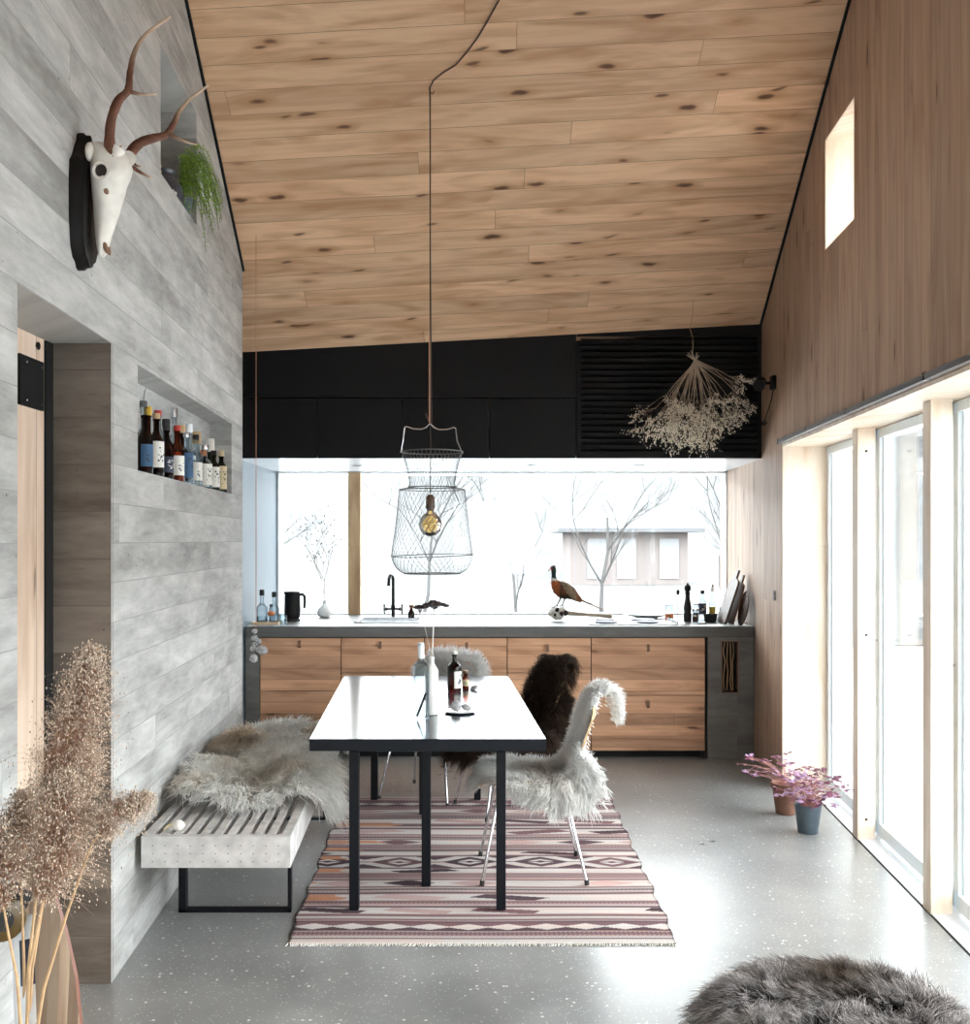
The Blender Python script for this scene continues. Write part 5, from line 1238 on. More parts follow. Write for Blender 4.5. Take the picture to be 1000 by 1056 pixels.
for (hx, fx, dy) in ((578,573.6,-.02),(582,579.6,.02)):
    mb = MB(); kx = (hx+fx)/2+.8
    mb.tube([pp(hx,613,dy), pp(kx+.6,618,dy), pp(fx+.4,624,dy)], [.014,.006,.004], 8)
    for (ex, ey) in ((-2.2,-.010),(-2.6,0),(-2.2,.010),(1.2,0)): mb.tube([pp(fx+.4,624.2,dy), pp(fx+ex*.5,624.6,dy+ey*.6), pp(fx+ex,625.8,dy+ey)], [.004,.0035,.002], 6)
    make('leg', mb, M['darktwig'], t, world=True, smooth=True)
t = thing('bone_mount', pp(576, 639), 'knotty bleached bone piece that the stuffed pheasant stands on', 'bird stand')
mb = MB()
for (x, y, dy, r) in ((571.5,631.5,0,.040),(576,632,.01,.047),(573,635,-.02,.032),(580,630.5,.015,.034),(568,632.5,.0,.026),(577,635.2,-.01,.030),(570.5,628,.01,.022),(579.5,628,-.01,.022)): mb.blob(pp(x,y,dy), (r,r*.9,r*.85), 10, 7, .18)
make('bone', mb, M['bone'], t, world=True, smooth='all')
mb = MB()
for (x, y, dy, r) in ((574,628.5,-.035,.016),(578.5,632.5,-.042,.015),(572,634,-.040,.012),(583,632,-.02,.020)): mb.blob(pp(x,y,dy), r, 8, 6, .3)
make('dark_hollows', mb, M['darktwig'], t, world=True, smooth='all')
mb = MB(); mb.tube([pp(581,632), pp(592,633), pp(605,633.8), pp(618,634.8), pp(629,635.6)], [.020,.015,.013,.013,.015], 10); mb.blob(pp(628.6,635.6), .018, 8, 6, .2); make('stick', mb, M['twig'], t, world=True, smooth=True)

# ------------------------------------------------------------------ fish-basket lamp
LX, LY = P(443.5, 90, 5.42)[0], 5.42
zc = lambda py: EYE-(py-557)*LY/F
t = thing('basket_pendant_lamp', (LX, LY, zc(592)), 'hanging wire fishing-basket lamp with a bare round bulb over the table', 'pendant lamp')
LZ0 = zc(592)
lx = LX+.010
prof = [(.001,592.5),(.14,592),(.175,588),(.200,580),(.208,572),(.200,561),(.190,548),(.180,530),(.172,512),(.168,505),(.12,502.5),(.114,502),(.118,494),(.130,482),(.148,470),(.156,466)]
prof = [(r, zc(y)-LZ0) for r, y in prof]; dd = np.concatenate([[0], np.cumsum([math.dist(a, b) for a, b in zip(prof[:-1], prof[1:])])])
def pat(f):
    q = f*dd[-1]; return float(np.interp(q, dd, [p[0] for p in prof])), float(np.interp(q, dd, [p[1] for p in prof]))
mb = MB(); NW = 44
for sg in (-1, 1):
    for k in range(NW):
        pts = []
        for i in range(34):
            f = .055+.945*i/33; r, z = pat(f); a = 2*PI*k/NW+sg*f*2.6; pts.append((.010+r*math.cos(a), r*math.sin(a), z))
        mb.tube(pts, .00075, 3, cap=False)
net = make('wire_net', mb, M['galv'], t)
for (py, nm, rw) in ((466,'top_ring',.0030),(502.5,'neck_ring',.0026),(505,'shoulder_ring',.0016),(573,'waist_ring',.0022),(591.5,'bottom_ring',.0022)):
    z = zc(py)-LZ0; r = float(np.interp(z, [p[1] for p in prof], [p[0] for p in prof]))
    mb = MB(); mb.tube([(.010+r*math.cos(2*PI*k/48), r*math.sin(2*PI*k/48), z+(.012*math.cos(2*PI*k/48+1) if py == 573 else 0)) for k in range(49)], rw, 6, cap=False); make(nm, mb, M['galv'], t, smooth=True)
mb = MB(); zt_ = zc(467)-LZ0
hp = [(-.150,zt_),(-.138,zt_+.06),(-.130,zt_+.128),(-.122,zt_+.134),(-.085,zt_+.122),(-.045,zt_+.120),(-.022,zt_+.128),(0,zt_+.150),(.022,zt_+.128),(.045,zt_+.118),(.09,zt_+.120),(.122,zt_+.130),(.130,zt_+.124),(.138,zt_+.06),(.165,zt_-.004)]
mb.tube([(x, 0, z) for x, z in hp], .0032, 8); make('wire_handle', mb, M['steel'], t, smooth=True)
zs_ = zc(517)-LZ0
mb = MB(); mb.tube([(0,0,zt_+.148),(.002,0,zt_+.05),(.001,0,zs_+.04)], .0026, 6); mb.tube([(0,0,zt_+.148),(-.018,0,zt_+.185),(-.024,0,zt_+.20)], .004, 6); make('lamp_cord', mb, M['cord'], t, smooth=True)
mb = MB(); mb.lathe([(.010,zs_+.035),(.014,zs_+.030),(.022,zs_+.018),(.023,zs_-.03),(.020,zs_-.042)], 16, (.001,0,0)); sk = make('bulb_socket', mb, M['darkwood'], t, smooth=True)
zb_ = zc(541)-LZ0
mb = MB(); mb.lathe([(.018,zs_-.042),(.020,zb_+.062),(.036,zb_+.050),(.055,zb_+.025),(.061,zb_),(.055,zb_-.028),(.036,zb_-.050),(.012,zb_-.060),(.001,zb_-.061)], 28, (.001,0,0)); bl_ = make('light_bulb', mb, M['bulbglass'], t, smooth='all')
M['filament'] = plain('brass_filament', (.62,.44,.20), .4, metal=.2)
mb = MB()
for sg in (-1, 1):
    mb.tube([(.001+.030*math.cos(a*2.2)*math.sin(PI*a/9)*1.2, .030*math.sin(a*2.2)*sg, zb_+.045-a*.0095) for a in [k*.25 for k in range(37)]], .0011, 5)
make('filament', mb, M['filament'], bl_)
# textile cord up to the ceiling hook and away along the ceiling
HZ = float(CZ(LX, LY)); top5 = P(515, 0, 5.0)
t = thing('ceiling_cord', (LX, LY, LZ0+zt_+.15), 'long brown cord running up from the basket lamp and away across the ceiling', 'cord')
mb = MB(); mb.tube([(LX,LY,LZ0+zt_+.1505),(LX,LY,HZ-.02)], .0035, 8); mb.tube([(LX+.008,LY+.01,LZ0+zt_+.1505),(LX-.004,LY+.006,HZ-.02)], .0018, 6); make('drop_cord', mb, M['cord'], t, world=True)
mb = MB()
rt = [(443,90),(447,82),(457,74),(470,66),(482,52),(493,37),(503,20),(514,0),(522,-18)]; pts = []
for (x, y) in rt:
    dxx, dzz = (x-500)/F, (557-y)/F; Yc = (3.028-.0541*1.889+.503*7.29-EYE)/(dzz+.503-.0541*dxx)*.9985; pts.append((dxx*Yc, Yc, EYE+dzz*Yc-.004))
mb.tube([tuple(pts[0][:2])+(HZ-.022,)]+pts, .0042, 8); make('ceiling_run', mb, M['cord'], t, world=True, smooth=True)
mb = MB(); mb.tube([(LX,LY,HZ),(LX,LY,HZ-.025),(LX+.012,LY,HZ-.034),(LX+.020,LY,HZ-.022)], .0025, 6); make('ceiling_hook', mb, M['blacksteel'], t, world=True)
mb = MB(); mb.tube([(LX-.004,LY-.004,LZ0+zt_+.151),(LX-.004,LY-.005,LZ0+zt_+.60)], .0028, 6); make('copper_tie', mb, M['copper'], t, world=True)

# ------------------------------------------------------------------ deer skull on the concrete wall
SY = 3.36
t = thing('deer_skull_trophy', (WL(SY), SY, 2.40), 'white deer skull with brown antlers on a dark wooden plaque on the concrete wall', 'skull trophy')
def wl(y, d=0.0): return WL(y)+d
# plaque: shield outline in the wall plane
mb = MB(); out = [(0,.0),(.02,.006),(.03,.02),(.055,.03),(.075,.06),(.088,.14),(.09,.27),(.085,.32),(.06,.345),(.05,.36),(.035,.385),(.02,.40),(.012,.425),(0,.435)]
ring = [(y, z) for y, z in out]+[(-y, z) for y, z in out[-2:0:-1]]; n_ = len(ring); V = []
for (d, k) in ((.0,1.0),(.018,1.0),(.026,.93),(.040,.92),(.044,.86)):
    for y, z in ring: V.append((wl(SY+y, d), SY+y*k, 2.398+.2175+(z-.2175)*(1-(1-k)*.5)))
mb.add(V, [(i*n_+q, i*n_+(q+1)%n_, (i+1)*n_+(q+1)%n_, (i+1)*n_+q) for i in range(4) for q in range(n_)]+[tuple(range(n_-1,-1,-1)), tuple(range(4*n_, 5*n_))])
make('plaque', mb, M['plaque'] if 'plaque' in M else plain('black_stained_plaque', (.003,.002,.0018), .5, spec=.25, bump=.2), t, world=True, smooth=True)
# skull: sections along its length from brow (top) to snout (bottom)
def sk(d, z, dy=0): return (wl(SY, d), SY+dy, z)
sec = [  # z, back d, front d, half width
 (2.800,.045,.060,.006),(2.797,.044,.085,.030),(2.785,.043,.118,.050),(2.765,.043,.145,.058),(2.740,.043,.163,.062),(2.715,.043,.172,.066),(2.690,.044,.165,.070),(2.665,.046,.152,.070),
 (2.640,.048,.148,.062),(2.610,.050,.140,.050),(2.575,.052,.130,.043),(2.540,.054,.118,.037),(2.505,.056,.106,.032),(2.475,.060,.098,.028),(2.455,.064,.088,.024),(2.445,.068,.078,.012)]
mb = MB(); n_ = 20; V = []
for (z, d0, d1, w_) in sec:
    for q in range(n_):
        a = 2*PI*q/n_; c_, s_ = math.cos(a), math.sin(a)
        V.append((wl(SY, (d0+d1)/2+(d1-d0)/2*c_), SY+w_*s_*(1-.25*max(0, c_)), z+.006*math.cos(2*a)))
N_ = len(sec); mb.add(V, [(i*n_+q, (i+1)*n_+q, (i+1)*n_+(q+1)%n_, i*n_+(q+1)%n_) for i in range(N_-1) for q in range(n_)]+[tuple(range(n_)), tuple(range((N_-1)*n_, N_*n_))[::-1]])
skull = make('skull', mb, M['bone'], t, world=True, smooth='all')
for sg in (-1, 1):
    mb = MB(); pts = []
    for k in range(19):
        a = 2*PI*k/18; pts.append((wl(SY, .098+.024*math.cos(a)), SY+sg*.066+sg*.004, 2.690+.026*math.sin(a)))
    mb.tube(pts, .006, 8, cap=False); make('eye_rim', mb, M['bone'], skull, world=True, smooth='all')
    mb = MB(); mb.blob((wl(SY, .098), SY+sg*.058, 2.690), (.023,.016,.024), 14, 8); make('eye_socket', mb, M['socket'] if 'socket' in M else M['darktwig'], skull, world=True, smooth='all')
    mb = MB(); mb.blob((wl(SY, .105), SY+sg*.052, 2.635), (.010,.008,.014), 10, 6, .1, .5); make('cheek_hollow', mb, M['leather'], skull, world=True, smooth='all')
    mb = MB(); mb.blob((wl(SY, .088), SY+sg*.012, 2.478), (.008,.012,.030), 10, 8, 0, .3); make('nasal_opening', mb, M['leather'], skull, world=True, smooth='all')
    mb = MB(); mb.blob((wl(SY, .055), SY+sg*.050, 2.755), (.014,.016,.030), 10, 8); make('temple', mb, M['bone'], skull, world=True, smooth='all')
def antler_col(p, f):
    k = max(0, min(1, (f-.62)/.38)); a, b_ = arr(.115,.042,.022), arr(.62,.47,.34); r = R.uniform(.75, 1.2); return (*((a*(1-k)+b_*k)*r), 1)
def antler(name, pts, tines, Yb, parent):
    mb = MB(); cols = []
    def limb(pts_, r0, r1, f0, f1, n=10):
        a = np.array(pts_, float); m = 5*(len(a)-1)+1; tf = np.linspace(0, len(a)-1, m); P3 = []
        for q in tf:
            i = min(int(q), len(a)-2); f = q-i; p0, p1, p2, p3 = a[max(i-1,0)], a[i], a[i+1], a[min(i+2,len(a)-1)]
            P3.append(.5*(2*p1+(-p0+p2)*f+(2*p0-5*p1+4*p2-p3)*f*f+(-p0+3*p1-3*p2+p3)*f**3))
        rs = [(r0+(r1-r0)*(i/(m-1))**1.1)*R.uniform(.93,1.07) for i in range(m)]; b0 = len(mb.v)
        mb.tube([tuple(p) for p in P3], rs, n)
        for i in range(m): cols.extend([antler_col(None, f0+(f1-f0)*i/(m-1)) for _ in range(n)])
    limb(pts, .0185, .0035, 0, 1)
    for tp, r0, f0 in tines: limb(tp, r0, .002, f0, 1.0, 8)
    # rough burr at the base
    for k in range(12):
        a = 2*PI*k/12; c = pts[0]; mb.blob((c[0]+.017*math.cos(a), c[1]+.017*math.sin(a), c[2]+.004), .006, 6, 4, .2); cols.extend([(.10,.045,.028,1)]*(6*5))
    return make(name, mb, M['attr'], parent, world=True, smooth='all', cols=cols)
def ap(px, py, Y): return tuple(P(px, py, Y))
antler('antler', [ap(115,165,3.33), ap(113,150,3.32), ap(114.5,125,3.30), ap(122,104,3.29), ap(132,93,3.29), ap(134,75,3.30), ap(139,53,3.31), ap(151,35,3.33), ap(176,17,3.35)],
       [([ap(132,94,3.29), ap(145,97,3.30), ap(162,97,3.32)], .008, .55), ([ap(115,158,3.33), ap(122,153,3.34), ap(126,150,3.35)], .006, .3)], 3.3, t)
antler('antler', [ap(131,167,3.42), ap(135,157,3.44), ap(145,147,3.46), ap(160,142,3.48), ap(171,139,3.50), ap(179,128,3.50), ap(185,115,3.51), ap(196,102,3.52), ap(215,88,3.53)],
       [([ap(174,138,3.50), ap(188,145,3.52), ap(203,149,3.53)], .008, .55), ([ap(133,170,3.42), ap(145,178,3.44), ap(157,184,3.46)], .009, .25), ([ap(135,165,3.43), ap(141,171,3.43), ap(146,171,3.44)], .005, .3)], 3.45, t)
mb = MB()
for (a, b_) in ((sk(.135,2.775,-.025), ap(115,165,3.33)), (sk(.150,2.765,.028), ap(131,168,3.42))): mb.tube([a, b_], [.024,.018], 12)
make('pedicles', mb, M['bone'], skull, world=True, smooth=True)

# things in the high wall niche
t = thing('dark_ceramic_jug', (WL(4.98)-.11, 4.98, 3.083), 'dark blue-grey round jug in the high niche of the concrete wall', 'jug')
lathe_part('jug_body', [(.045,0),(.075,.02),(.09,.07),(.08,.12),(.05,.15),(.04,.175),(.05,.19)], plain('dark_blue_glaze', (.05,.055,.075), .3), t)
t = thing('fir_cone', (WL(4.86)-.03, 4.80, 3.083), 'small pale shell on the front edge of the high niche', 'shell'); t.name = 'pale_shell'
mb = MB(); mb.blob((0,0,.022), (.024,.03,.021), 10, 6, .15); make('shell_body', mb, M['bone'], t, smooth='all')
t = thing('basket', (WL(5.08)-.20, 4.93, 3.083), 'tan woven basket at the back of the high niche behind the jug', 'basket')
mb = MB()
for k in range(14): mb.tube([((.085+.01*math.sin(k*.25))*math.cos(2*PI*j/20), (.085+.01*math.sin(k*.25))*math.sin(2*PI*j/20), .01+k*.016) for j in range(21)], .009, 5, cap=False)
make('weave', mb, M['cork'], t)
t = thing('trailing_fern', (WL(5.09)-.06, 5.09, 3.083), 'bright green feathery plant spilling out of the high concrete niche', 'plant')
lathe_part('pot', [(.045,0),(.058,.09),(.062,.095),(.055,.095),(.045,.08),(.001,.078)], M['zinc'], t)
M['fern'] = plain('fresh_green_fern', (.27,.42,.06), .7, noise=.3, nscale=40)
M['fernstem'] = plain('green_fern_stem', (.10,.17,.03), .7)
mb = MB(); ms = MB(); rr = random.Random(5)
for k in range(58):
    a = rr.uniform(-2.2, 1.2); up = rr.uniform(.08, .42); out = rr.uniform(.03, .13)*(1.2-up); dr = rr.uniform(.0, .26)*(rr.random()**.7)
    p0 = Vector((0,0,.09)); p1 = Vector((out*.35*math.cos(a)+.02, out*.5*math.sin(a), .09+up)); p2 = Vector((out*math.cos(a)+.06, out*math.sin(a)+.02, .09+up*.7-dr*.3)); p3 = Vector((out*1.1*math.cos(a)+.07, out*math.sin(a)+.05*rr.random(), .06+up*.3-dr))
    def bz(f): return p0*(1-f)**3+p1*3*f*(1-f)**2+p2*3*f*f*(1-f)+p3*f**3
    pts = [bz(i/8) for i in range(9)]; ms.tube(pts, .0011, 4, cap=False)
    for i in range(26):
        f = .15+.85*i/26; c = bz(f)
        for sgn in (-1, 1):
            d = Vector((rr.uniform(-1,1), rr.uniform(-1,1), rr.uniform(-.6,.6))).normalized()*rr.uniform(.008,.020)
            e = c+d; n_ = d.cross(Vector((.3,.4,.8))).normalized()*.0028
            mb.add([c, c+d*.5+n_, e, c+d*.5-n_], [(0,1,2,3)])
make('stems', ms, M['fernstem'], t); make('leaves', mb, M['fern'], t)

# ------------------------------------------------------------------ garland of stones on its thin cord
GX, _, GZ = P(264, 650, 6.30); GY = 6.30; GTOP = float(CZ(GX, GY))
t = thing('stone_garland', (GX, GY, 0.80), 'cluster of grey stones strung on a thin copper cord beside the left counter end', 'hanging ornament')
mb = MB(); mb.tube([(GX,GY,GTOP),(GX,GY,1.03)], .0022, 5); make('cord', mb, M['copper'], t, world=True)
M['stonelight'] = plain('speckled_grey_stone', (.40,.40,.40), .8, noise=.5, nscale=90, bump=.5)
for (x, y, rx, rz_, ro, dy) in ((262.5,651,3.2,2.6,0,0),(262,658,4,2.8,.3,.01),(266,661,4,2.5,-.4,-.01),(263,664,4.2,2.2,.2,.01),(270,670.5,6.5,4.6,-.25,-.01),(261,669,3.5,3,0,.01),(261.5,679,4.3,4.4,.2,0)):
    q = P(x, y, GY+dy); s_ = GY/F; mb = MB(); mb.blob(tuple(q), (rx*s_, rz_*s_*.7, rz_*s_), 12, 8, .10, ro); make('stone', mb, M['stonelight'], t, world=True, smooth='all')

# ------------------------------------------------------------------ dried bouquet hanging from the ceiling
BX, BY = P(714, 360, 7.03)[0], 7.03
t = thing('dried_bouquet', (BX, BY, 2.05), 'large pale dried bouquet hanging upside down before the black slatted panel', 'dried flowers')
mb = MB(); zt_ = float(CZ(BX, BY)); s_ = BY/F; bz0 = P(714,364,BY)[2]
mb.tube([(BX,BY,zt_-.004),(BX+.003,BY,zt_-.08),(BX-.018,BY,P(0,339,BY)[2]),(BX+.004,BY,P(0,350,BY)[2]),(BX,BY,bz0)], .0022, 5); make('string', mb, M['cork'], t, world=True)
rr = random.Random(17); ms = MB(); buds = []
def q3(px, py, dy): 
    v = P(px, py, BY); return Vector((float(v[0]), BY+dy, float(v[2])))
tie = q3(717, 372, 0)
def spray(p, d, l, r, k):
    q = p+d*l*.5+Vector((rr.uniform(-1,1), rr.uniform(-1,1), rr.uniform(-1,1)))*l*.05; e = p+d*l
    ms.tube([p, q, e], [r, r*.8, r*.6], 3 if k < 2 else 4, cap=False)
    if k <= 1:
        for f in ((.5,.8,1.0) if k == 0 else (.9,)):
            c = p+(e-p)*f; buds.append(c+Vector((rr.uniform(-.006,.006), rr.uniform(-.006,.006), rr.uniform(-.006,.006))))
    if k:
        for i in range(rr.choice((3,4))):
            a = Vector((rr.uniform(-1,1), rr.uniform(-.8,.8), rr.uniform(-.7,.45))).normalized(); spray(p+(e-p)*rr.uniform(.35,1.0), (d+a*.7).normalized(), l*rr.uniform(.5,.8), r*.6, k-1)
targets = [(668,446),(664,436),(674,452),(684,455),(694,459),(704,460),(713,462),(722,460),(731,458),(739,453),(745,447),(757,435),(770,427),(777,418),(676,428),(690,440),(704,446),(716,448),(728,444),(738,438),(750,424),(690,418),(764,405),(776,402),(700,432),(720,430),(682,440),(709,425),(733,424)]
for (x, y) in targets:
    e = q3(x, y, rr.uniform(-.14,.12)); mid = tie+(e-tie)*.45+Vector((rr.uniform(-.015,.015), 0, .02)); d = (e-mid); l = d.length
    ms.tube([tie+Vector((rr.uniform(-.012,.012),rr.uniform(-.012,.012),.0)), tie+(mid-tie)*.5+Vector((rr.uniform(-.01,.01),0,0)), mid], [.0042,.0034,.0026], 5, cap=False)
    spray(mid, d.normalized(), l*.62, .0024, 3)
for (x, y) in ((709,364),(712,362),(718,364),(721,366),(708,366)): ms.tube([q3(x,y,rr.uniform(-.02,.02)), tie], [.004,.005], 5)
make('branches', ms, M['twig'], t, world=True)
buds = buds[:7000]; mb = MB()
oct_ = [(1,0,0),(-1,0,0),(0,1,0),(0,-1,0),(0,0,1),(0,0,-1)]; of = [(0,2,4),(2,1,4),(1,3,4),(3,0,4),(2,0,5),(1,2,5),(3,1,5),(0,3,5)]
for c in buds:
    r = rr.uniform(.0025,.0052); mb.add([(c[0]+a*r, c[1]+b_*r, c[2]+d*r*1.3) for a, b_, d in oct_], of)
make('seed_heads', mb, M['bud'], t, world=True)['kind'] = 'stuff'

# ------------------------------------------------------------------ on the right wall
LYw = 6.83
t = thing('wall_spotlight', (WR(LYw), LYw, 2.50), 'small black spotlight on a bracket high on the pine wall', 'wall lamp')
mb = MB(); mb.hexa([(WR(y)-d, y, z) for z in (2.515,2.60) for (d, y) in ((.001,6.79),(.028,6.79),(.028,6.87),(.001,6.87))]); make('base', mb, M['black'], t, world=True)
mb = MB(); mb.tube([(WR(LYw)-.028,LYw,2.555),(WR(LYw)-.085,LYw,2.555)], .010, 8); make('arm', mb, M['black'], t, world=True, smooth=True)
mb = MB(); mb.tube([(WR(LYw)-.080,LYw+.03,2.57),(WR(LYw)-.105,LYw-.02,2.55),(WR(LYw)-.12,LYw-.06,2.53)], [.030,.036,.038], 14); make('lamp_head', mb, M['black'], t, world=True, smooth=True)
mb = MB(); pts = [(WR(LYw)-.014, LYw, 2.515), (WR(6.85)-.025, 6.85, 2.44), (WR(6.95)-.035, 6.95, 2.36), (WR(7.05)-.03, 7.05, 2.325)]; mb.tube(pts, .004, 6); mb.blob(pts[-1], (.020,.02,.017), 10, 6); make('cable', mb, M['rubber'], t, world=True, smooth=True)
t = thing('light_switch', (WR(6.84), 6.84, 1.16), 'small grey switch on the pale pine wall beside the glazing', 'switch')
mb = MB(); mb.hexa([(WR(y)-d, y, z) for z in (1.165,1.225) for (d, y) in ((.001,6.82),(.012,6.82),(.012,6.86),(.001,6.86))]); make('switch_body', mb, M['ash'], t, world=True)
t = thing('curtain_rail', (WR(3), 3, 2.15), 'thin metal curtain rail along the pine wall above the glazing', 'curtain rail')
mb = MB(); y0, y1 = OY0, 6.62
mb.hexa([(WR(y)-d, y, z) for z in (OH+.006,OH+.030) for (d, y) in ((.001,y0),(.024,y0),(.024,y1),(.001,y1))]); make('rail', mb, M['galvl'] if 'galvl' in M else plain('zinc_rail', (.30,.31,.33), .35, metal=.6), t, world=True)
for yy in (4.0, 5.1, 5.9):
    mb = MB(); mb.hexa([(WR(y)-d, y, z) for z in (OH+.004,OH+.034) for (d, y) in ((.001,yy-.012),(.028,yy-.012),(.028,yy+.012),(.001,yy+.012))]); make('bracket', mb, M['steel'], t, world=True)
mb = MB(); mb.hexa([(WR(y)-d, y, z) for z in (OH+.0,OH+.035) for (d, y) in ((.001,y1),(.03,y1),(.03,y1+.015),(.001,y1+.015))]); make('end_cap', mb, M['steel'], t, world=True)
for zz in (2.01, 1.06, .106):
    mb = MB(); mb.tube([(1.97,5.517,zz),(1.97,5.511,zz)], .007, 10); make('bolt', mb, M['rubber'], bpy.data.objects['trim_3'])

# ------------------------------------------------------------------ potted plants by the glazing
M['plum'] = plain('plum_leaf', (.16,.035,.075), .6, noise=.4, nscale=60); M['lilac'] = plain('lilac_leaf_underside', (.42,.25,.42), .6, noise=.2); M['pinkstem'] = plain('pink_stem', (.55,.27,.25), .6)
def leafy(t, z0, n, spread, hgt, seed, lean_=(0,0)):
    rr = random.Random(seed); ms, m1, m2 = MB(), MB(), MB()
    for k in range(n):
        a = rr.uniform(0, 2*PI); s_ = spread*rr.random()**.6; h = hgt*rr.uniform(.25, 1.0)
        p0 = Vector((rr.uniform(-.03,.03), rr.uniform(-.03,.03), z0)); p3 = Vector((s_*math.cos(a)+lean_[0]*h, s_*.8*math.sin(a)+lean_[1]*h, z0+h*(1-.45*s_/spread))); p1 = p0+Vector((0,0,h*.6))*.7
        pts = [p0*(1-f)**2+p1*2*f*(1-f)+p3*f*f for f in [i/6 for i in range(7)]]; ms.tube(pts, .0013, 4, cap=False)
        ca = rr.uniform(0, 2*PI); mb = m1 if rr.random() < .62 else m2
        for j in range(3):
            b = ca+j*2*PI/3; d = Vector((math.cos(b), math.sin(b), rr.uniform(-.7,.5))).normalized()*rr.uniform(.020,.034); w_ = d.cross(Vector((0,0,1))).normalized()*d.length*.55; c = pts[-1]; up = Vector((0,0,.002))
            mb.add([c, c+d*.75-w_, c+d*.95+up, c+d*.75+w_, c-up*1.0, c+d*.75-w_-up, c+d*.95, c+d*.75+w_-up], [(0,1,2,3),(7,6,5,4),(0,4,5,1),(1,5,6,2),(2,6,7,3),(3,7,4,0)])
    make('stems', ms, M['pinkstem'], t); make('plum_leaves', m1, M['plum'], t); make('lilac_leaves', m2, M['lilac'], t)
t = thing('potted_plant', (1.705, 6.05, 0), 'purple-leaved plant in a terracotta pot against the window jamb', 'potted plant', group='purple plants by the glazing')
lathe_part('pot', [(.052,0),(.055,.004),(.075,.145),(.082,.146),(.084,.175),(.076,.176),(.072,.15),(.001,.148)], M['terracotta'], t, n=28)
leafy(t, .15, 34, .20, .26, 2, (-.25,-.1))
t = thing('potted_plant', (1.713, 5.66, 0), 'pink-stemmed purple plant in a dark slate-blue pot in front of the terracotta pot', 'potted plant', group='purple plants by the glazing')
lathe_part('pot', [(.050,0),(.052,.003),(.071,.145),(.0715,.15),(.066,.15),(.062,.13),(.001,.128)], M['zinc'], t, n=28)
leafy(t, .13, 90, .19, .25, 4, (.12,0))

# ------------------------------------------------------------------ pampas in the left foreground, longboard behind it
PYY = 2.42
t = thing('floor_vase', (-1.03, PYY, 0), 'grey stoneware floor vase holding the pampas stems in the left foreground', 'vase')
lathe_part('vase_body', [(.06,0),(.085,.02),(.10,.12),(.09,.22),(.055,.30),(.035,.34),(.040,.36),(.030,.355),(.028,.30)], M['ash'], t, n=28)
def plume(name, pts, r, n, label, seed, group='pampas stems in the left foreground', dens=1.0, side=0.0, fl=(.05,.12)):
    rs = np.random.RandomState(seed); a = np.array([P(*p) for p in pts], float); m = 60; tf = np.linspace(0, len(a)-1, m)
    sp = np.stack([np.interp(tf, range(len(a)), a[:,j]) for j in range(3)], 1); L_ = [tuple(p) for p in sp]
    t = thing(name, (a[0][0], a[0][1], a[0][2]), label, 'pampas grass', 0, group)
    mb = MB(); mb.tube([L_[i] for i in range(0, m, 4)]+[L_[-1]], [.0045*(1-.8*i/(m+3)) for i in range(0, m+4, 4)][:len(range(0, m, 4))+1], 6); make('stem', mb, M['straw'], t, world=True, smooth=True)
    s0, s1 = r   # fraction of the stem where the plume starts/ends
    u = rs.uniform(0, 1, n); f = s0+(s1-s0)*u; i = np.clip(f*(m-1), 0, m-2); k = i.astype(int); roots = sp[k]+(sp[k+1]-sp[k])*(i-k)[:,None]; tan = sp[np.minimum(k+1, m-1)]-sp[k]; tan /= np.linalg.norm(tan, axis=1, keepdims=True)+1e-9
    w_ = np.interp(u, [0,.12,.3,.6,.85,1], [.35,.8,1.0,.75,.38,.10])*dens
    rad = rs.normal(0, 1, (n,3)); rad -= tan*np.sum(rad*tan, axis=1, keepdims=True); rad /= np.linalg.norm(rad, axis=1, keepdims=True); roots = roots+rad*(rs.uniform(0, .030, n)*w_)[:,None]
    d = rad*.55+tan*.85+np.array([side,0,0]); d /= np.linalg.norm(d, axis=1, keepdims=True)
    ln = rs.uniform(fl[0], fl[1], n)*(.35+.75*w_)
    rc = arr(.52,.27,.17)[None]*rs.uniform(.7,1.15,(n,1)); tc = arr(.86,.70,.55)[None]*rs.uniform(.8,1.1,(n,1))
    F1 = fibres(roots, d, ln, .00055, rc, tc, m=5, spread=.004, grav=.9, curl=.25, conv=-.6, seg=3, rs=rs, fuzz=.35)
    # seeds: little flecks along the fibres
    V = F1[0].reshape(n*5, 10, 3); sd = np.concatenate([V[:, 9], V[:, 6], (V[:,3]+V[:,6])/2]); sd = sd[rs.rand(len(sd)) < .55]; q = len(sd)
    o_ = np.array(oct_, float); sc = rs.uniform(.0009, .0021, q); v_ = sd[:,None,:]+o_[None]*sc[:,None,None]*np.array([1,1,1.8]); fc = (np.array(of)[None]+(np.arange(q)*6)[:,None,None]).reshape(-1,3)
    cc = np.concatenate([np.repeat(arr(.72,.58,.46)[None]*rs.uniform(.55,1.15,(q,1)), 6, 0), np.ones((q*6,1))], 1)
    o = fast_mesh('plume', [F1, (v_.reshape(-1,3), np.zeros((0,4), int), fc, cc)], [M['hair'], M['attr']], parent=t, idx=[0,1]); o.data.transform(__import__('mathutils').Matrix.Translation(-Vector(t.location)))
    return t
plume('pampas_stem', [(27,1106,2.42),(29,1000,2.42),(40,900,2.40),(58,800,2.38),(80,730,2.38),(95,668,2.38)], (.52,.99), 520, 'tallest pampas plume rising in front of the dark concrete jamb', 1, dens=1.1)
plume('pampas_stem', [(28,1104,2.44),(33,1000,2.44),(46,920,2.43),(62,860,2.42),(78,805,2.42),(90,762,2.42)], (.42,.97), 480, 'thick pampas plume just below the tallest one', 2, dens=1.2)
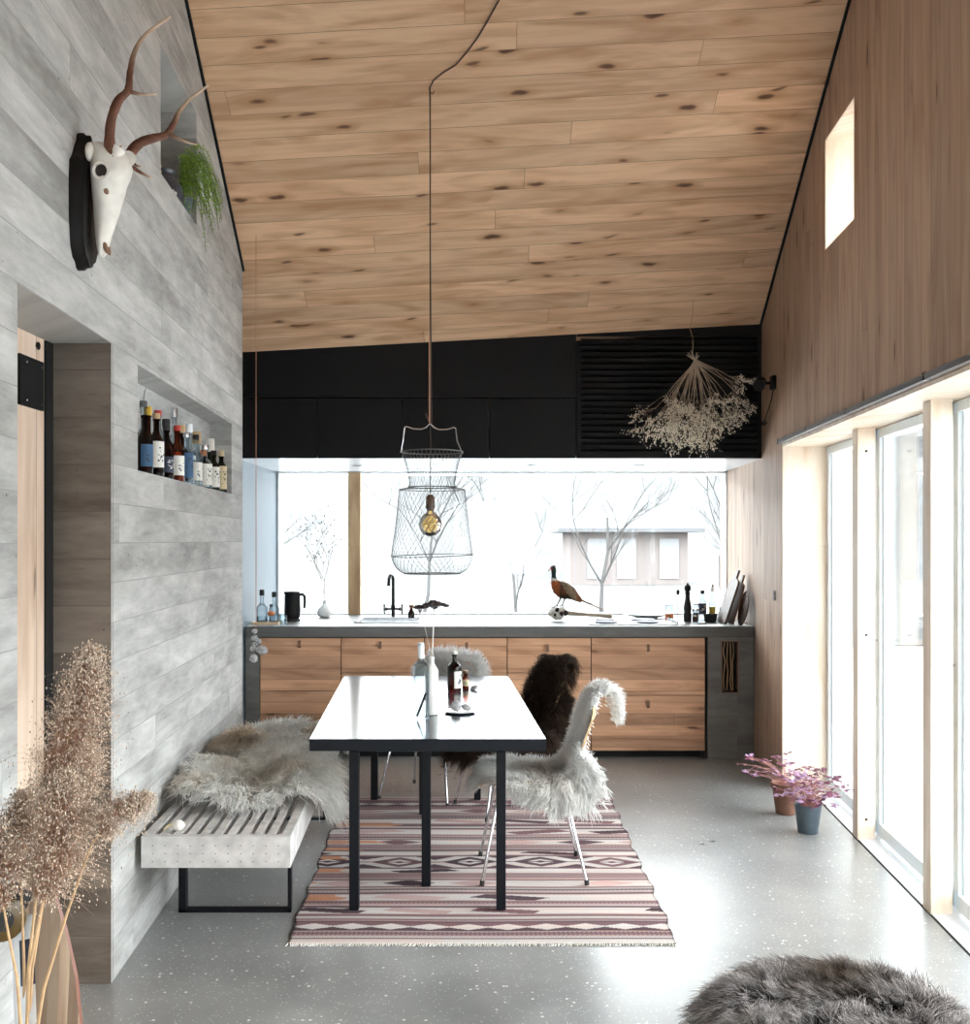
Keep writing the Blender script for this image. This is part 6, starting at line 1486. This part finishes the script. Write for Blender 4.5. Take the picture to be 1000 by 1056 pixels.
plume('pampas_stem', [(26,1104,2.40),(30,1000,2.36),(44,930,2.34),(56,880,2.33),(62,830,2.33),(68,795,2.33)], (.40,.97), 430, 'shaggy pampas plume hanging low over the longboard', 3, dens=1.2)
plume('pampas_stem', [(25,1104,2.45),(25,1000,2.46),(22,920,2.47),(20,860,2.48),(24,820,2.49)], (.55,.99), 240, 'small pampas plume at the left against the pine door', 4, dens=.9)
plume('pampas_stem', [(31,1106,2.38),(45,1020,2.36),(68,945,2.35),(93,874,2.35),(118,835,2.35),(153,820,2.36)], (.66,.99), 230, 'single pampas plume arching to the right before the pale wall', 5, dens=.85, side=.3, fl=(.03,.06))
plume('pampas_stem', [(24,1106,2.36),(18,1010,2.30),(8,960,2.28),(-2,900,2.27),(-8,850,2.28)], (.6,.99), 240, 'pampas plume leaning out at the left edge', 6, dens=1.0)
# longboard leaning against the concrete wall
t = thing('longboard', (-1.10, 2.60, 0), 'striped wooden longboard leaning on end against the wall behind the pampas', 'skateboard')
M['deckl'] = wood('laminated_deck', 'Z', 'X', .030, 9, (.66,.50,.36), (.56,.40,.28), (.30,.14,.08), knots=0, tone=.5, gap=.0002)
M['deckedge'] = plain('red_brown_edge', (.16,.05,.025), .4)
top_, bot = Vector(P(36,884,2.64)), Vector((-1.045, 2.50, .02))
ax = (top_-bot); Lb = ax.length; ax.normalize(); sd_ = Vector((.93,-.36,0)); sd_ = (sd_-ax*sd_.dot(ax)).normalized(); nn = ax.cross(sd_).normalized()
if nn.y > 0: nn = -nn
outl = [(0,.03),(.03,.055),(.10,.085),(.25,.10),(.45,.100),(.62,.088),(.76,.068),(.88,.045),(.96,.025),(1,.008)]
def dk(f, s_, h): 
    bow = .035*math.sin(PI*f); return bot+ax*(Lb*f)+sd_*s_+nn*(h-bow)
mb = MB(); V = []
for f, w_ in outl:
    for s_ in (-w_, -w_*.4, w_*.4, w_): V.append(dk(f, s_, .0))
n0 = len(V)
for f, w_ in outl:
    for s_ in (-w_, -w_*.4, w_*.4, w_): V.append(dk(f, s_, -.011))
F_ = []; no = len(outl)
for i in range(no-1):
    for j in range(3): F_.append((i*4+j, i*4+j+1, i*4+5+j, i*4+4+j)); F_.append((n0+i*4+j, n0+i*4+4+j, n0+i*4+5+j, n0+i*4+j+1))
    for j in (0, 3): F_.append((i*4+j, i*4+4+j, n0+i*4+4+j, n0+i*4+j))
F_ += [(0,1,2,3,n0+3,n0+2,n0+1,n0), tuple((no-1)*4+q for q in (3,2,1,0))+tuple(n0+(no-1)*4+q for q in (0,1,2,3))]
mi = [0]*len(F_)
for q in range(len(F_)):
    if q % 8 in (6,7) and q < (no-1)*8: mi[q] = 1
mb.add(V, F_); make('deck', mb, [M['deckl'], M['deckedge']], t, world=True, matidx=mi)
for f in (.24,):
    c = dk(f, 0, -.011); nn_ = -nn; mb = MB(); mb.tube([c, c+nn_*.05], [.024,.014], 10); mb.tube([c+nn_*.055-sd_*.04, c+nn_*.055+sd_*.04], .012, 10); tr_ = make('truck', mb, M['rubber'], t, world=True, smooth=True)
    for sg in (-1, 1):
        a0 = c+nn_*.058+sd_*sg*.025; mb = MB(); mb.tube([a0-sd_*sg*.0, a0+sd_*sg*.006, a0+sd_*sg*.038, a0+sd_*sg*.044], [.028,.034,.034,.028], 20); make('wheel', mb, M['wheel'] if 'wheel' in M else plain('yellow_urethane', (.2,.12,.03), .3), tr_, world=True, smooth=True)
t = thing('second_longboard', (-1.13, 2.36, 0), 'dark board with white and navy graphics leaning at the left edge', 'skateboard'); t.name = 'skateboard'
mb = MB(); A = [P(14,948,2.52), P(34,944,2.50), P(20,1120,2.40), P(40,1116,2.38)]; d_ = np.array([-.012,.012,0]); mb.hexa([A[2],A[3],A[3]+d_,A[2]+d_,A[0],A[1],A[1]+d_,A[0]+d_]); make('deck', mb, M['white'], t, world=True)
def onb(f0, f1, s0, s1, e): 
    q = lambda f, s_: A[0]*(1-f)*(1-s_)+A[1]*(1-f)*s_+A[2]*f*(1-s_)+A[3]*f*s_
    o_ = -d_*e; return [q(f1,s0)+o_, q(f1,s1)+o_, q(f1,s1)+o_*.1, q(f1,s0)+o_*.1, q(f0,s0)+o_, q(f0,s1)+o_, q(f0,s1)+o_*.1, q(f0,s0)+o_*.1]
mb = MB(); mb.hexa(onb(.14,.42,.25,.99,.12)); mb.hexa(onb(.66,.9,.1,.9,.12)); make('navy_graphic', mb, M['navy'], t, world=True)
mb = MB(); cw = P(2,946,2.47); mb.tube([tuple(cw+np.array([-.02,.03,0])), tuple(cw), tuple(cw+np.array([.012,-.02,0])), tuple(cw+np.array([.014,-.024,0]))], [.046,.052,.050,.040], 22); wz = make('wheel', mb, plain('yellow_brown_wheel', (.085,.05,.012), .3), t, world=True, smooth=True)
mb = MB(); mb.tube([tuple(cw+np.array([.012,-.022,0])), tuple(cw+np.array([.018,-.030,0]))], [.026,.022], 16); make('wheel_core', mb, M['rubber'], wz, world=True, smooth=True)
mb = MB(); mb.tube([tuple(P(5,938,2.50)), tuple(P(16,925,2.50)), tuple(P(24,915,2.51))], [.040,.036,.028], 12); make('truck', mb, M['rubber'], t, world=True, smooth=True)
